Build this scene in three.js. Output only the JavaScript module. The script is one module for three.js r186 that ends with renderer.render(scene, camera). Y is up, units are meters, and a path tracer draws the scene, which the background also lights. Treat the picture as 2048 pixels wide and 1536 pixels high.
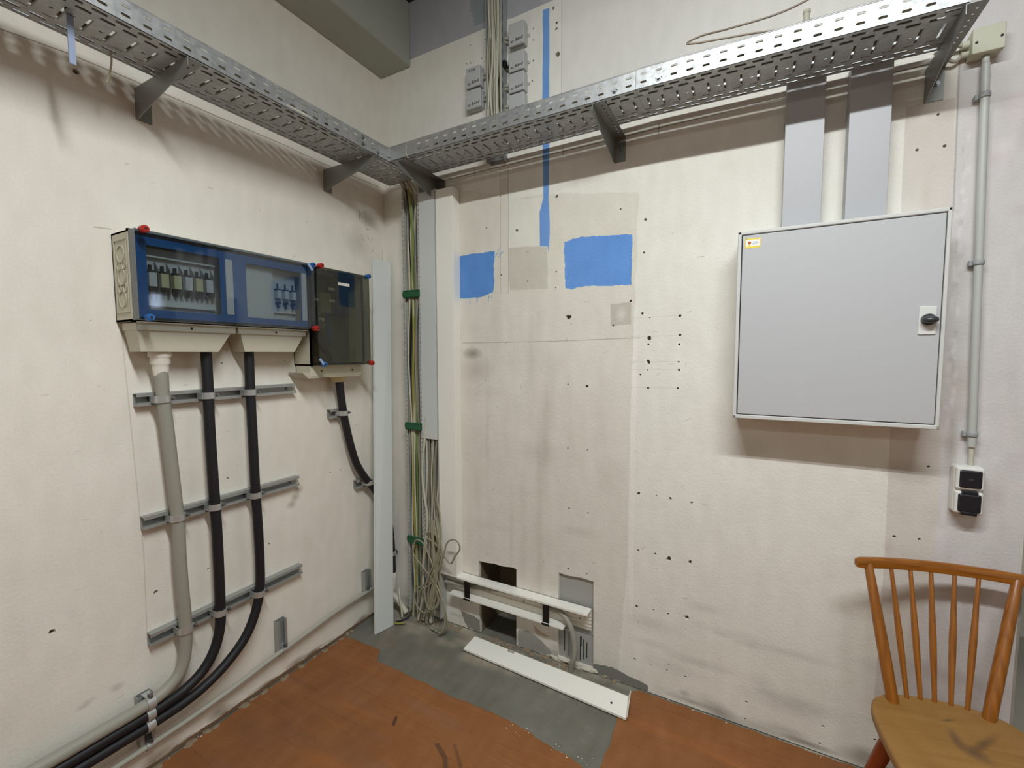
import * as THREE from 'three';
import { RoundedBoxGeometry } from 'three/addons/geometries/RoundedBoxGeometry.js';
import { mergeGeometries } from 'three/addons/utils/BufferGeometryUtils.js';
import { ImprovedNoise } from 'three/addons/math/ImprovedNoise.js';
import { RectAreaLightUniformsLib } from 'three/addons/lights/RectAreaLightUniformsLib.js';

// ---------------------------------------------------------------- camera, sky, light, exposure
const scene = new THREE.Scene();
const camera = new THREE.PerspectiveCamera(82.1, 4 / 3, 0.05, 60);
camera.rotation.order = 'YXZ';
camera.position.set(1.882, 1.5, 1.929);
camera.rotation.set(-3.82 * Math.PI / 180, 28.53 * Math.PI / 180, -0.15 * Math.PI / 180);
scene.add(camera);
scene.background = new THREE.Color(0.62, 0.74, 1.0); scene.backgroundIntensity = 7;          // overcast daylight, only seen through the small window

const renderer = new THREE.WebGLRenderer({ antialias: true });
renderer.toneMapping = THREE.LinearToneMapping;
renderer.toneMappingExposure = 1.0;
renderer.shadowMap.enabled = true;
RectAreaLightUniformsLib.init();

const LAMP_COLOR = new THREE.Color(0.945, 1.0, 1.01);
const LAMP_POWER = 258, FILL_POWER = 40;                        // radiance of the tubes: the batten above the corner, the row further back
const LAMPS = [                                                // [x of the middle, y, z, power, length, tilt below the horizontal]
  [1.97, 3.0, 1.63, LAMP_POWER, 1.5, 66],
  [1.6, 3.0, 4.3, FILL_POWER, 1.5, 50],
  [4.4, 3.0, 4.3, FILL_POWER, 1.5, 50],
  [5.2, 3.0, 1.9, FILL_POWER, 1.5, 50],
  [4.9, 3.0, -1.7, 80, 1.5, 70],
];

// ---------------------------------------------------------------- helpers
let seed = 20240;
const rnd = () => { seed = (seed + 0x6D2B79F5) | 0; let t = Math.imul(seed ^ (seed >>> 15), 1 | seed); t = (t + Math.imul(t ^ (t >>> 7), 61 | t)) ^ t; return ((t ^ (t >>> 14)) >>> 0) / 4294967296; };
const rr = (a, b) => a + (b - a) * rnd();
const V = (x, y, z) => new THREE.Vector3(x, y, z);
const noise = new ImprovedNoise();
const used = {};
function numbered(name) { const n = used[name] = (used[name] ?? -1) + 1; return n ? `${name}_${String(n).padStart(3, '0')}` : name; }
function mg(list) {
  const gs = list.flat(9).map(g => { const h = g.index ? g.toNonIndexed() : g.clone(); for (const k of Object.keys(h.attributes)) if (!['position', 'normal', 'uv'].includes(k)) h.deleteAttribute(k); h.clearGroups(); return h; });
  return gs.length > 1 ? mergeGeometries(gs) : gs[0];
}
function mesh(name, geos, material) {
  const m = new THREE.Mesh(mg([geos]), material); m.name = name; m.castShadow = m.receiveShadow = true; return m;
}
function part(parent, name, geos, material, label) { const m = mesh(name, geos, material); parent.add(m); if (label) m.userData.label = label; return m; }
function thing(name, label, category, pos = [0, 0, 0], group, turn = 0) {
  const o = new THREE.Group(); o.name = numbered(name); o.position.set(...pos); o.rotation.y = turn; o.userData = { label, category }; if (group) o.userData.group = group; scene.add(o); return o;
}
function single(name, label, category, geos, material, group) { const m = mesh(numbered(name), geos, material); m.userData = { label, category }; if (group) m.userData.group = group; scene.add(m); return m; }
function struct(name, geos, material) { const m = mesh(name, geos, material); m.userData.kind = 'structure'; scene.add(m); return m; }
// box by its limits
const bx = (x0, x1, y0, y1, z0, z1, r = 0) => {
  const w = x1 - x0, h = y1 - y0, d = z1 - z0;
  const g = r ? new RoundedBoxGeometry(w, h, d, 2, Math.min(r, w / 2.01, h / 2.01, d / 2.01)) : new THREE.BoxGeometry(w, h, d);
  return g.translate((x0 + x1) / 2, (y0 + y1) / 2, (z0 + z1) / 2);
};
// cylinder along an axis
function cyl(axis, r, a, b, c, len, seg = 16, r2 = r) {           // centre (a,b,c)
  const g = new THREE.CylinderGeometry(r2, r, len, seg);
  if (axis === 'x') g.rotateZ(-Math.PI / 2); else if (axis === 'z') g.rotateX(Math.PI / 2);
  return g.translate(a, b, c);
}
const tube = (pts, r, n = 0, rad = 10, closed = false) => {
  const c = new THREE.CatmullRomCurve3(pts.map(p => V(...p)), closed, 'centripetal');
  const g = new THREE.TubeGeometry(c, n || Math.max(8, pts.length * 6), r, rad, closed);
  if (closed) return g;
  const caps = [0, 1].map(t => { const k = new THREE.CircleGeometry(r, rad); const tan = c.getTangentAt(t).multiplyScalar(t ? 1 : -1); k.applyQuaternion(new THREE.Quaternion().setFromUnitVectors(V(0, 0, 1), tan)); const p = c.getPointAt(t); return k.translate(p.x, p.y, p.z); });
  return [g, ...caps];
};
// turned bar of changing radius between two points
function bar(p, q, radii, seg = 14) {
  const a = V(...p), b = V(...q), L = a.distanceTo(b), n = radii.length - 1;
  const prof = [new THREE.Vector2(0.0001, 0), ...radii.map((r, i) => new THREE.Vector2(r, L * i / n)), new THREE.Vector2(0.0001, L)];
  const g = new THREE.LatheGeometry(prof, seg);
  g.applyQuaternion(new THREE.Quaternion().setFromUnitVectors(V(0, 1, 0), b.clone().sub(a).normalize()));
  return g.translate(a.x, a.y, a.z);
}
const poly = pts => { const s = new THREE.Shape(); pts.forEach(([x, y], i) => i ? s.lineTo(x, y) : s.moveTo(x, y)); s.closePath(); return s; };
const rect = (x0, y0, x1, y1) => [[x0, y0], [x1, y0], [x1, y1], [x0, y1]];
function hole(shape, pts) { const h = new THREE.Path(); pts.forEach(([x, y], i) => i ? h.lineTo(x, y) : h.moveTo(x, y)); h.closePath(); shape.holes.push(h); }
const slotPts = (cx, cy, l, w) => { const out = [], r = w / 2, k = l / 2 - r, hor = l >= w; for (let i = 0; i < 8; i++) { const a = -Math.PI / 2 + (i + (i > 3 ? 1 : 0)) * 0 + Math.PI * (i % 4) / 3 + (i > 3 ? Math.PI : 0); out.push([cx + (i < 4 ? k : -k) + r * Math.cos(a), cy + r * Math.sin(a)]); } return out; };
const ext = (shape, depth, o = {}) => new THREE.ExtrudeGeometry(shape, { depth, bevelEnabled: false, curveSegments: 8, ...o });
const bev = (shape, depth, b, seg = 2) => ext(shape, depth - 2 * b, { bevelEnabled: true, bevelSize: b, bevelThickness: b, bevelOffset: -b, bevelSegments: seg }).translate(0, 0, b);
// uv in metres from the main direction of each face
function uvm(g0, s = 1, turn = false) {
  const g = mg([g0]), p = g.attributes.position, n = g.attributes.normal, uv = new Float32Array(p.count * 2);
  for (let i = 0; i < p.count; i++) {
    const x = Math.abs(n.getX(i)), y = Math.abs(n.getY(i)), z = Math.abs(n.getZ(i));
    let a, b; if (x > y && x > z) { a = p.getZ(i); b = p.getY(i); } else if (y > z) { a = p.getX(i); b = p.getZ(i); } else { a = p.getX(i); b = p.getY(i); }
    uv[2 * i] = (turn ? b : a) * s; uv[2 * i + 1] = (turn ? a : b) * s;
  }
  g.setAttribute('uv', new THREE.BufferAttribute(uv, 2)); return g;
}

// ---------------------------------------------------------------- textures
function dataTex(size, f, srgb = true) {
  const d = new Uint8Array(size * size * 4);
  for (let j = 0; j < size; j++) for (let i = 0; i < size; i++) { const c = f(i / size, j / size), o = 4 * (j * size + i); d[o] = c[0]; d[o + 1] = c[1]; d[o + 2] = c[2]; d[o + 3] = 255; }
  const t = new THREE.DataTexture(d, size, size); t.wrapS = t.wrapT = THREE.RepeatWrapping; t.magFilter = THREE.LinearFilter; t.minFilter = THREE.LinearMipmapLinearFilter; t.generateMipmaps = true;
  if (srgb) t.colorSpace = THREE.SRGBColorSpace; t.needsUpdate = true; return t;
}
const fbm = (x, y, z = 0, o = 4) => { let s = 0, a = 0.5; for (let i = 0; i < o; i++) { s += a * noise.noise(x, y, z + i * 7.3); x *= 2.03; y *= 2.03; a *= 0.5; } return s; };
const plasterBump = dataTex(512, (u, v) => { const k = 128 + 70 * fbm(u * 18, v * 18, 3) + 70 * fbm(u * 70, v * 70, 9, 3); return [k, k, k]; }, false);
plasterBump.repeat.set(1.6, 1.6);
const zincTex = dataTex(256, (u, v) => { const k = 205 + 26 * fbm(u * 26, v * 26, 5, 2) + 30 * fbm(u * 7, v * 7, 1, 3); return [k, k, k]; });
zincTex.repeat.set(3, 3);
const zincRough = dataTex(256, (u, v) => { const k = 125 + 40 * fbm(u * 22, v * 22, 8, 3); return [k, k, k]; }, false);
zincRough.repeat.set(3, 3);
// canvas painted in metres, origin at the lower left
function paintCanvas(w, h, ppm, draw, grain = 5, mottle = 9) {
  const c = document.createElement('canvas'); c.width = Math.round(w * ppm); c.height = Math.round(h * ppm);
  const x = c.getContext('2d'); x.setTransform(ppm, 0, 0, -ppm, 0, c.height); draw(x);
  x.setTransform(1, 0, 0, 1, 0, 0);
  const im = x.getImageData(0, 0, c.width, c.height), d = im.data;
  for (let j = 0; j < c.height; j++) for (let i = 0; i < c.width; i++) {
    const o = 4 * (j * c.width + i), k = mottle * fbm(i / ppm * 2.2, j / ppm * 2.2, 2, 3) + mottle * 0.6 * noise.noise(i / ppm * 22, j / ppm * 9, 4) + grain * (rnd() - 0.5);
    d[o] = Math.max(0, Math.min(255, d[o] + k)); d[o + 1] = Math.max(0, Math.min(255, d[o + 1] + k)); d[o + 2] = Math.max(0, Math.min(255, d[o + 2] + k * 1.1));
  }
  x.putImageData(im, 0, 0);
  const t = new THREE.CanvasTexture(c); t.colorSpace = THREE.SRGBColorSpace; t.anisotropy = 8; t.wrapS = t.wrapT = THREE.RepeatWrapping; return t;
}
const fillPoly = (x, pts, style) => { x.fillStyle = style; x.beginPath(); pts.forEach(([a, b], i) => i ? x.lineTo(a, b) : x.moveTo(a, b)); x.closePath(); x.fill(); };
// outline with ragged brush-stroke edges
let ragSeed = 0;
function ragged(pts, amp = 0.006, step = 0.006) {
  const out = []; let d = ragSeed += 17.3;
  pts.forEach((p, i) => { const q = pts[(i + 1) % pts.length], L = Math.hypot(q[0] - p[0], q[1] - p[1]), n = Math.max(1, Math.round(L / step)), nx = -(q[1] - p[1]) / L, ny = (q[0] - p[0]) / L; for (let k = 0; k < n; k++) { const t = k / n, w = d + t * L, j = amp * (1.1 * noise.noise(w * 14, 1.3, 0.5) + 0.55 * noise.noise(w * 60, 7.1, 2.5) + 0.3 * (rnd() - 0.5)); out.push([p[0] + (q[0] - p[0]) * t + nx * j, p[1] + (q[1] - p[1]) * t + ny * j]); } d += L; });
  return out;
}
const line = (x, pts, style, w) => { x.strokeStyle = style; x.lineWidth = w; x.beginPath(); pts.forEach(([a, b], i) => i ? x.lineTo(a, b) : x.moveTo(a, b)); x.stroke(); };
const smudge = (x, cx, cy, rx, ry, rgb, a) => { x.save(); x.translate(cx, cy); x.scale(rx, ry); const g = x.createRadialGradient(0, 0, 0, 0, 0, 1); g.addColorStop(0, `rgba(${rgb},${a})`); g.addColorStop(1, `rgba(${rgb},0)`); x.fillStyle = g; x.fillRect(-1, -1, 2, 2); x.restore(); };

const BW = 2.64, WH = 3.4;                                       // the wall with the blue paint: width, height
const backTex = paintCanvas(BW, WH, 600, x => {
  x.fillStyle = 'rgb(232,228,218)'; x.fillRect(0, 0, BW, WH);
  // unpainted older coat between the post and the white roller edge
  fillPoly(x, ragged([[0.5, 2.36], [0.825, 2.27], [1.442, 2.18], [1.434, 1.73], [1.423, 1.3], [1.425, 0.63], [1.395, 0.25], [1.38, 0], [0.5, 0]], 0.006), 'rgb(222,217,204)');
  fillPoly(x, ragged([[0.52, 1.79], [1.416, 1.79], [1.42, 1.3], [1.423, 0.63], [1.395, 0.25], [1.38, 0], [0.5, 0]], 0.008), 'rgb(223,217,206)');
  fillPoly(x, rect(1.094, 2.6, BW, WH), 'rgb(228,224,217)');
  fillPoly(x, rect(0.8, 2.25, 1.09, WH), 'rgb(231,228,218)');
  line(x, [[1.092, WH], [1.091, 2.5]], 'rgba(150,145,135,.5)', 0.003);
  for (let i = 0; i < 46; i++) { const a = rr(0.55, 1.4), b = rr(0.2, 1.7), l = rr(0.1, 0.6); smudge(x, a, b, rr(0.008, 0.05), l, rnd() < 0.5 ? '234,230,220' : '176,168,154', rr(0.06, 0.22)); }
  for (let i = 0; i < 26; i++) smudge(x, rr(0.55, 1.4), rr(0.1, 1.75), rr(0.05, 0.2), rr(0.03, 0.16), rnd() < 0.4 ? '226,222,214' : '160,152,138', rr(0.06, 0.2));
  // grey plaster squares
  fillPoly(x, rect(0.775, 1.8, 0.818, 2.36), 'rgb(220,215,202)');
  fillPoly(x, [[0.808, 2.253], [1.006, 2.232], [0.986, 2.016], [0.815, 2.024]], 'rgb(230,227,216)');
  fillPoly(x, ragged([[0.815, 2.022], [1.024, 2.007], [1.027, 1.808], [0.823, 1.818]], 0.003), 'rgb(204,199,185)');
  fillPoly(x, ragged([[1.03, 2.04], [1.1, 2.03], [1.1, 1.81], [1.03, 1.81]], 0.003), 'rgb(222,217,202)');
  x.globalAlpha = 0.5; fillPoly(x, ragged([[1.33, 1.721], [1.417, 1.724], [1.419, 1.626], [1.331, 1.625]], 0.004), 'rgb(168,162,150)'); x.globalAlpha = 1;
  smudge(x, 1.375, 1.675, 0.03, 0.04, '225,220,208', 0.8);
  // blue paint
  const blue = 'rgb(102,152,220)', blue2 = 'rgb(92,144,212)';
  fillPoly(x, ragged([[0.5, 2.012], [0.6, 2.019], [0.733, 2.014], [0.733, 1.85], [0.726, 1.812], [0.648, 1.795], [0.5, 1.792]], 0.005), blue2);
  fillPoly(x, ragged([[1.107, 2.013], [1.184, 2.026], [1.42, 2.01], [1.418, 1.797], [1.198, 1.807], [1.14, 1.797], [1.116, 1.806]], 0.006), blue);
  fillPoly(x, ragged([[0.999, 3.065], [1.031, 3.062], [1.031, 2.374], [1.029, 2.228], [1.036, 2.1], [1.034, 2.045], [1.03, 1.975], [1.026, 2.007], [0.986, 2.012], [0.983, 2.167], [1.003, 2.232], [0.997, 2.672]], 0.002, 0.02), 'rgb(112,156,216)');
  for (let i = 0; i < 8; i++) line(x, [[rr(0.73, 0.78), rr(1.98, 2.0)], [rr(0.74, 0.8), rr(1.99, 2.03)]], 'rgba(104,148,205,.4)', 0.003);
  for (let i = 0; i < 6; i++) { const a = rr(0.54, 0.72); line(x, [[a, 1.8], [a, rr(1.76, 1.79)]], 'rgba(94,141,199,.7)', 0.003); }
  // pale filler and freshly rolled fields
  x.globalAlpha = 0.5; fillPoly(x, ragged([[1.445, 1.005], [1.714, 1.017], [1.715, 0.734], [1.6, 0.1], [1.46, 0.104]], 0.004), 'rgb(234,230,222)'); x.globalAlpha = 1;
  for (let k = 0; k < 5; k++) line(x, ragged([[1.44, 0.3 + k * 0.01], [1.425, 0.7], [1.43, 1.3], [1.44, 1.7]], 0.004), 'rgba(238,235,226,.25)', 0.012);
  line(x, [[0.536, 1.562], [1.05, 1.562], [1.458, 1.571]], 'rgba(110,105,98,.55)', 0.0025);
  line(x, [[0.46, 2.416], [0.9, 2.419], [1.675, 2.423], [2.35, 2.42]], 'rgba(95,85,75,.75)', 0.003);
  for (const px of [0.62, 1.1, 1.52]) line(x, [[px, 2.4], [px, 2.44]], 'rgba(95,85,75,.75)', 0.002);
  for (const [a, b] of [[0.77, 0], [0.815, 0]]) line(x, [[a, 1.8], [a, 2.42]], 'rgba(150,142,128,.55)', 0.003);
  for (const y of [1.655, 1.575, 1.468, 1.434, 1.357]) line(x, [[1.42, y], [1.62, y + 0.002]], 'rgba(140,135,125,.2)', 0.002);
  smudge(x, 0.599, 1.506, 0.07, 0.035, '105,98,88', 0.6); smudge(x, 0.62, 1.42, 0.12, 0.09, '150,142,128', 0.3);
  for (let i = 0; i < 60; i++) { const a = rr(0.55, 1.75), b = rr(0.3, 2.1), l = rr(0.004, 0.03); line(x, [[a, b], [a + (rnd() < 0.6 ? l : 0.003), b + (rnd() < 0.5 ? l * 0.6 : 0.001)]], `rgba(110,104,95,${rr(0.2, 0.55)})`, 0.002); }
  // rough column at the right, raw plaster with flaked paint
  fillPoly(x, ragged([[2.425, WH], [BW, WH], [BW, 0], [2.36, 0], [2.4, 0.8], [2.43, 1.25], [2.42, 2.285]], 0.0025), 'rgb(212,207,205)');
  fillPoly(x, ragged([[2.299, 2.301], [2.419, 2.3], [2.434, 1.25], [2.437, 0.846], [2.4, 0.4], [2.3, 0.2], [2.308, 0.818], [2.304, 1.231]], 0.0015), 'rgb(214,206,197)');
  for (let i = 0; i < 26; i++) smudge(x, rr(2.31, 2.6), rr(0.3, 2.3), rr(0.01, 0.05), rr(0.02, 0.12), rnd() < 0.45 ? '186,168,152' : '228,222,216', rr(0.15, 0.45));
  for (let i = 0; i < 70; i++) smudge(x, 2.437 + rr(0, 0.022), rr(1.22, 2.2), rr(0.004, 0.012), rr(0.008, 0.035), rnd() < 0.75 ? '238,234,230' : '180,174,170', rr(0.2, 0.5));
  for (let i = 0; i < 60; i++) smudge(x, rr(2.44, 2.64), rr(0.3, 2.6), rr(0.01, 0.05), rr(0.02, 0.09), ['226,208,206', '196,188,192', '232,228,226', '190,176,168'][i % 4], rr(0.15, 0.45));
  line(x, [[2.421, 2.5], [2.43, 1.95]], 'rgba(150,140,130,.5)', 0.004);
  smudge(x, 2.46, 1.2, 0.02, 0.12, '120,112,100', 0.35); smudge(x, 2.36, 1.1, 0.08, 0.05, '150,140,126', 0.4);
  for (let i = 0; i < 22; i++) smudge(x, rr(1.5, 2.6), rr(0.02, 0.45), rr(0.04, 0.2), rr(0.015, 0.05), '150,143,135', rr(0.08, 0.25));
  // grime near the floor
  for (let i = 0; i < 30; i++) smudge(x, rr(0.1, 2.5), rr(0, 0.06), rr(0.03, 0.14), rr(0.01, 0.045), '120,113,104', rr(0.15, 0.45));
  fillPoly(x, ragged([[1.27, 0.045], [1.35, 0.06], [1.52, 0.03], [1.52, 0], [1.27, 0]], 0.008), 'rgb(128,126,118)');
  fillPoly(x, ragged([[0.5, 0.09], [0.6, 0.075], [0.66, 0.06], [0.66, 0.0], [0.55, 0.0]], 0.008), 'rgb(140,137,127)');
  fillPoly(x, ragged([[0.92, 0.1], [1.0, 0.06], [1.06, 0.02], [1.02, 0.0], [0.86, 0.0], [0.87, 0.08]], 0.01), 'rgb(160,157,148)');
  fillPoly(x, ragged([[0.95, 0.145], [1.04, 0.14], [1.04, 0.1], [0.97, 0.1]], 0.006), 'rgb(196,170,150)');
  fillPoly(x, ragged([[0.95, 0.17], [1.05, 0.13], [1.07, 0.09], [0.9, 0.16]], 0.006), 'rgb(223,217,206)');
  // grey band of the upper coat
  fillPoly(x, [[0, 3.09], [0.815, 3.09], [0.835, 3.085], [1.09, 3.09], [1.09, WH], [0, WH]], 'rgb(168,168,172)');
  fillPoly(x, ragged([[0.62, 3.13], [0.72, 3.12], [0.72, WH], [0.6, WH]], 0.02), 'rgb(142,150,152)');
}, 7, 8);
backTex.repeat.set(1 / BW, 1 / WH);
const LW = 3.0;
const leftTex = paintCanvas(LW, WH, 600, x => {
  x.fillStyle = 'rgb(235,229,217)'; x.fillRect(0, 0, LW, WH);
  for (let i = 0; i < 40; i++) smudge(x, rr(0, 2.6), rr(0.1, 2.4), rr(0.06, 0.3), rr(0.05, 0.25), rnd() < 0.5 ? '220,210,199' : '242,238,228', rr(0.1, 0.3));
  line(x, [[1.48, 2.415], [1.33, 2.431], [1.17, 2.436], [0.6, 2.446], [0.42, 2.44], [0.03, 2.447]], 'rgba(120,100,80,.8)', 0.0025);
  line(x, [[1.295, 1.915], [1.25, 1.919]], 'rgba(150,140,120,.6)', 0.003); line(x, [[1.24, 1.6], [1.215, 0.8], [1.22, 0.45]], 'rgba(160,152,138,.4)', 0.0025);
  line(x, [[0.02, 2.1], [0.02, 0.4]], 'rgba(150,140,125,.25)', 0.006);
  for (let i = 0; i < 14; i++) { const a = 0.14 + rr(-0.06, 0.06), b = 2.2 + rr(-0.1, 0.1); line(x, [[a, b], [a + rr(-0.03, 0.03), b + rr(-0.06, 0.02)]], 'rgba(70,62,52,.45)', 0.002); }
  smudge(x, 0.12, 2.25, 0.09, 0.06, '90,80,68', 0.35); smudge(x, 0.2, 2.1, 0.1, 0.1, '110,100,88', 0.2);
  for (let i = 0; i < 3; i++) smudge(x, 0.6 + i * 0.02, 0.86 - i * 0.03, 0.03, 0.025, '120,100,88', 0.4);
  for (let i = 0; i < 60; i++) { const a = rr(0.1, 1.9), b = rr(0.3, 2.2), l = rr(0.004, 0.02); line(x, [[a, b], [a + l, b + rr(-0.006, 0.006)]], `rgba(120,112,100,${rr(0.15, 0.5)})`, 0.002); }
  for (let i = 0; i < 4; i++) smudge(x, 1.36 + rr(-0.06, 0.06), 0.36 + rr(-0.02, 0.02), 0.025, 0.01, '150,138,124', 0.3);
  for (let i = 0; i < 46; i++) smudge(x, rr(0.05, 2.2), rr(0, 0.03), rr(0.02, 0.1), rr(0.008, 0.03), '112,92,74', rr(0.2, 0.6));
  smudge(x, 1.0, 0.04, 0.05, 0.03, '110,96,82', 0.5);
  fillPoly(x, ragged([[0, -0.01], [LW, -0.01], [LW, 0.01], [1.4, 0.012], [0.8, 0.018], [0.3, 0.014], [0, 0.014]], 0.006), 'rgb(122,96,72)');
}, 7, 8);
leftTex.repeat.set(1 / LW, 1 / WH);
const linoTex = paintCanvas(3.2, 3.2, 400, x => {
  x.fillStyle = 'rgb(140,88,46)'; x.fillRect(0, 0, 3.2, 3.2);
  for (let i = 0; i < 260; i++) { x.save(); x.translate(rr(0, 3.2), rr(0, 3.2)); x.rotate(rr(-0.12, 0.12)); smudge(x, 0, 0, rr(0.08, 0.45), rr(0.006, 0.04), ['168,98,48', '112,70,48', '134,94,76', '172,104,52'][i % 4], rr(0.15, 0.5)); x.restore(); }
  for (let i = 0; i < 40; i++) smudge(x, rr(0, 3.2), rr(0, 0.9), rr(0.05, 0.2), rr(0.04, 0.12), '150,110,92', rr(0.1, 0.3));
  for (let i = 0; i < 80; i++) { const a = rr(0, 2.4), b = rr(0.3, 1.6), t = rr(-0.6, 0.6), l = rr(0.01, 0.08); line(x, [[a, b], [a + l * Math.cos(t), b + l * Math.sin(t)]], `rgba(90,52,34,${rr(0.15, 0.4)})`, 0.003); }
  for (let i = 0; i < 900; i++) { const a = rr(0, 3.1), b = rr(0, 3.2), l = rr(0.04, 0.3), t = rr(-0.05, 0.05); line(x, [[a, b], [a + l, b + l * t]], `rgba(${['196,122,62', '92,54,34', '176,104,52', '110,70,48'][i % 4]},${rr(0.08, 0.26)})`, rr(0.0025, 0.006)); }
  for (let i = 0; i < 30; i++) smudge(x, rr(0, 0.6), rr(0.4, 2.0), rr(0.05, 0.2), rr(0.05, 0.15), '104,68,50', rr(0.15, 0.4));
  x.lineCap = 'round';
  line(x, [[0.86, 0.66], [0.92, 0.69], [0.97, 0.75], [0.98, 0.8]], 'rgba(70,46,34,.55)', 0.018); line(x, [[0.92, 0.63], [0.99, 0.69], [1.02, 0.76]], 'rgba(70,46,34,.4)', 0.012);
  line(x, [[0.63, 0.64], [0.645, 0.67]], 'rgba(60,40,30,.7)', 0.014);
}, 9, 12);
linoTex.flipY = true; linoTex.repeat.set(1 / 3.2, 1 / 3.2);
const concTex = paintCanvas(1.6, 1.6, 500, x => {
  x.fillStyle = 'rgb(112,110,99)'; x.fillRect(0, 0, 1.6, 1.6);
  for (let i = 0; i < 140; i++) smudge(x, rr(0, 1.6), rr(0, 1.6), rr(0.03, 0.2), rr(0.02, 0.1), rnd() < 0.5 ? '96,96,90' : '128,124,112', rr(0.15, 0.4));
  for (let i = 0; i < 60; i++) smudge(x, rr(0.1, 1.5), rr(0.0, 0.2), rr(0.03, 0.12), rr(0.02, 0.06), '166,153,132', rr(0.3, 0.6));
  for (let i = 0; i < 70; i++) smudge(x, rr(0.05, 1.4), rr(-0.02, 0.16), rr(0.03, 0.14), rr(0.015, 0.05), '178,168,148', rr(0.25, 0.6));
  for (let i = 0; i < 30; i++) { const a = rr(0.1, 1.4), b = rr(0.02, 0.44); line(x, [[a, b], [a + rr(-0.06, 0.06), b + rr(-0.03, 0.03)]], 'rgba(84,80,72,.3)', 0.003); }
  for (let i = 0; i < 24; i++) smudge(x, rr(0.1, 0.6), rr(0.05, 0.35), rr(0.03, 0.1), rr(0.02, 0.07), '136,116,98', rr(0.15, 0.4));
  for (let i = 0; i < 20; i++) smudge(x, rr(0.2, 1.4), rr(0.3, 0.46), 0.03, 0.012, '140,134,120', rr(0.1, 0.3));
}, 12, 14);
concTex.repeat.set(1 / 1.6, 1 / 1.6);
const woodTex = (r, g, b, amp) => dataTex(256, (u, v) => { const k = amp * (fbm(u * 3, v * 40, 1, 3) + 0.6 * Math.sin(v * 90 + 6 * fbm(u * 2, v * 6, 4, 2))); return [r + k, g + k * 0.8, b + k * 0.5]; });

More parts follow.
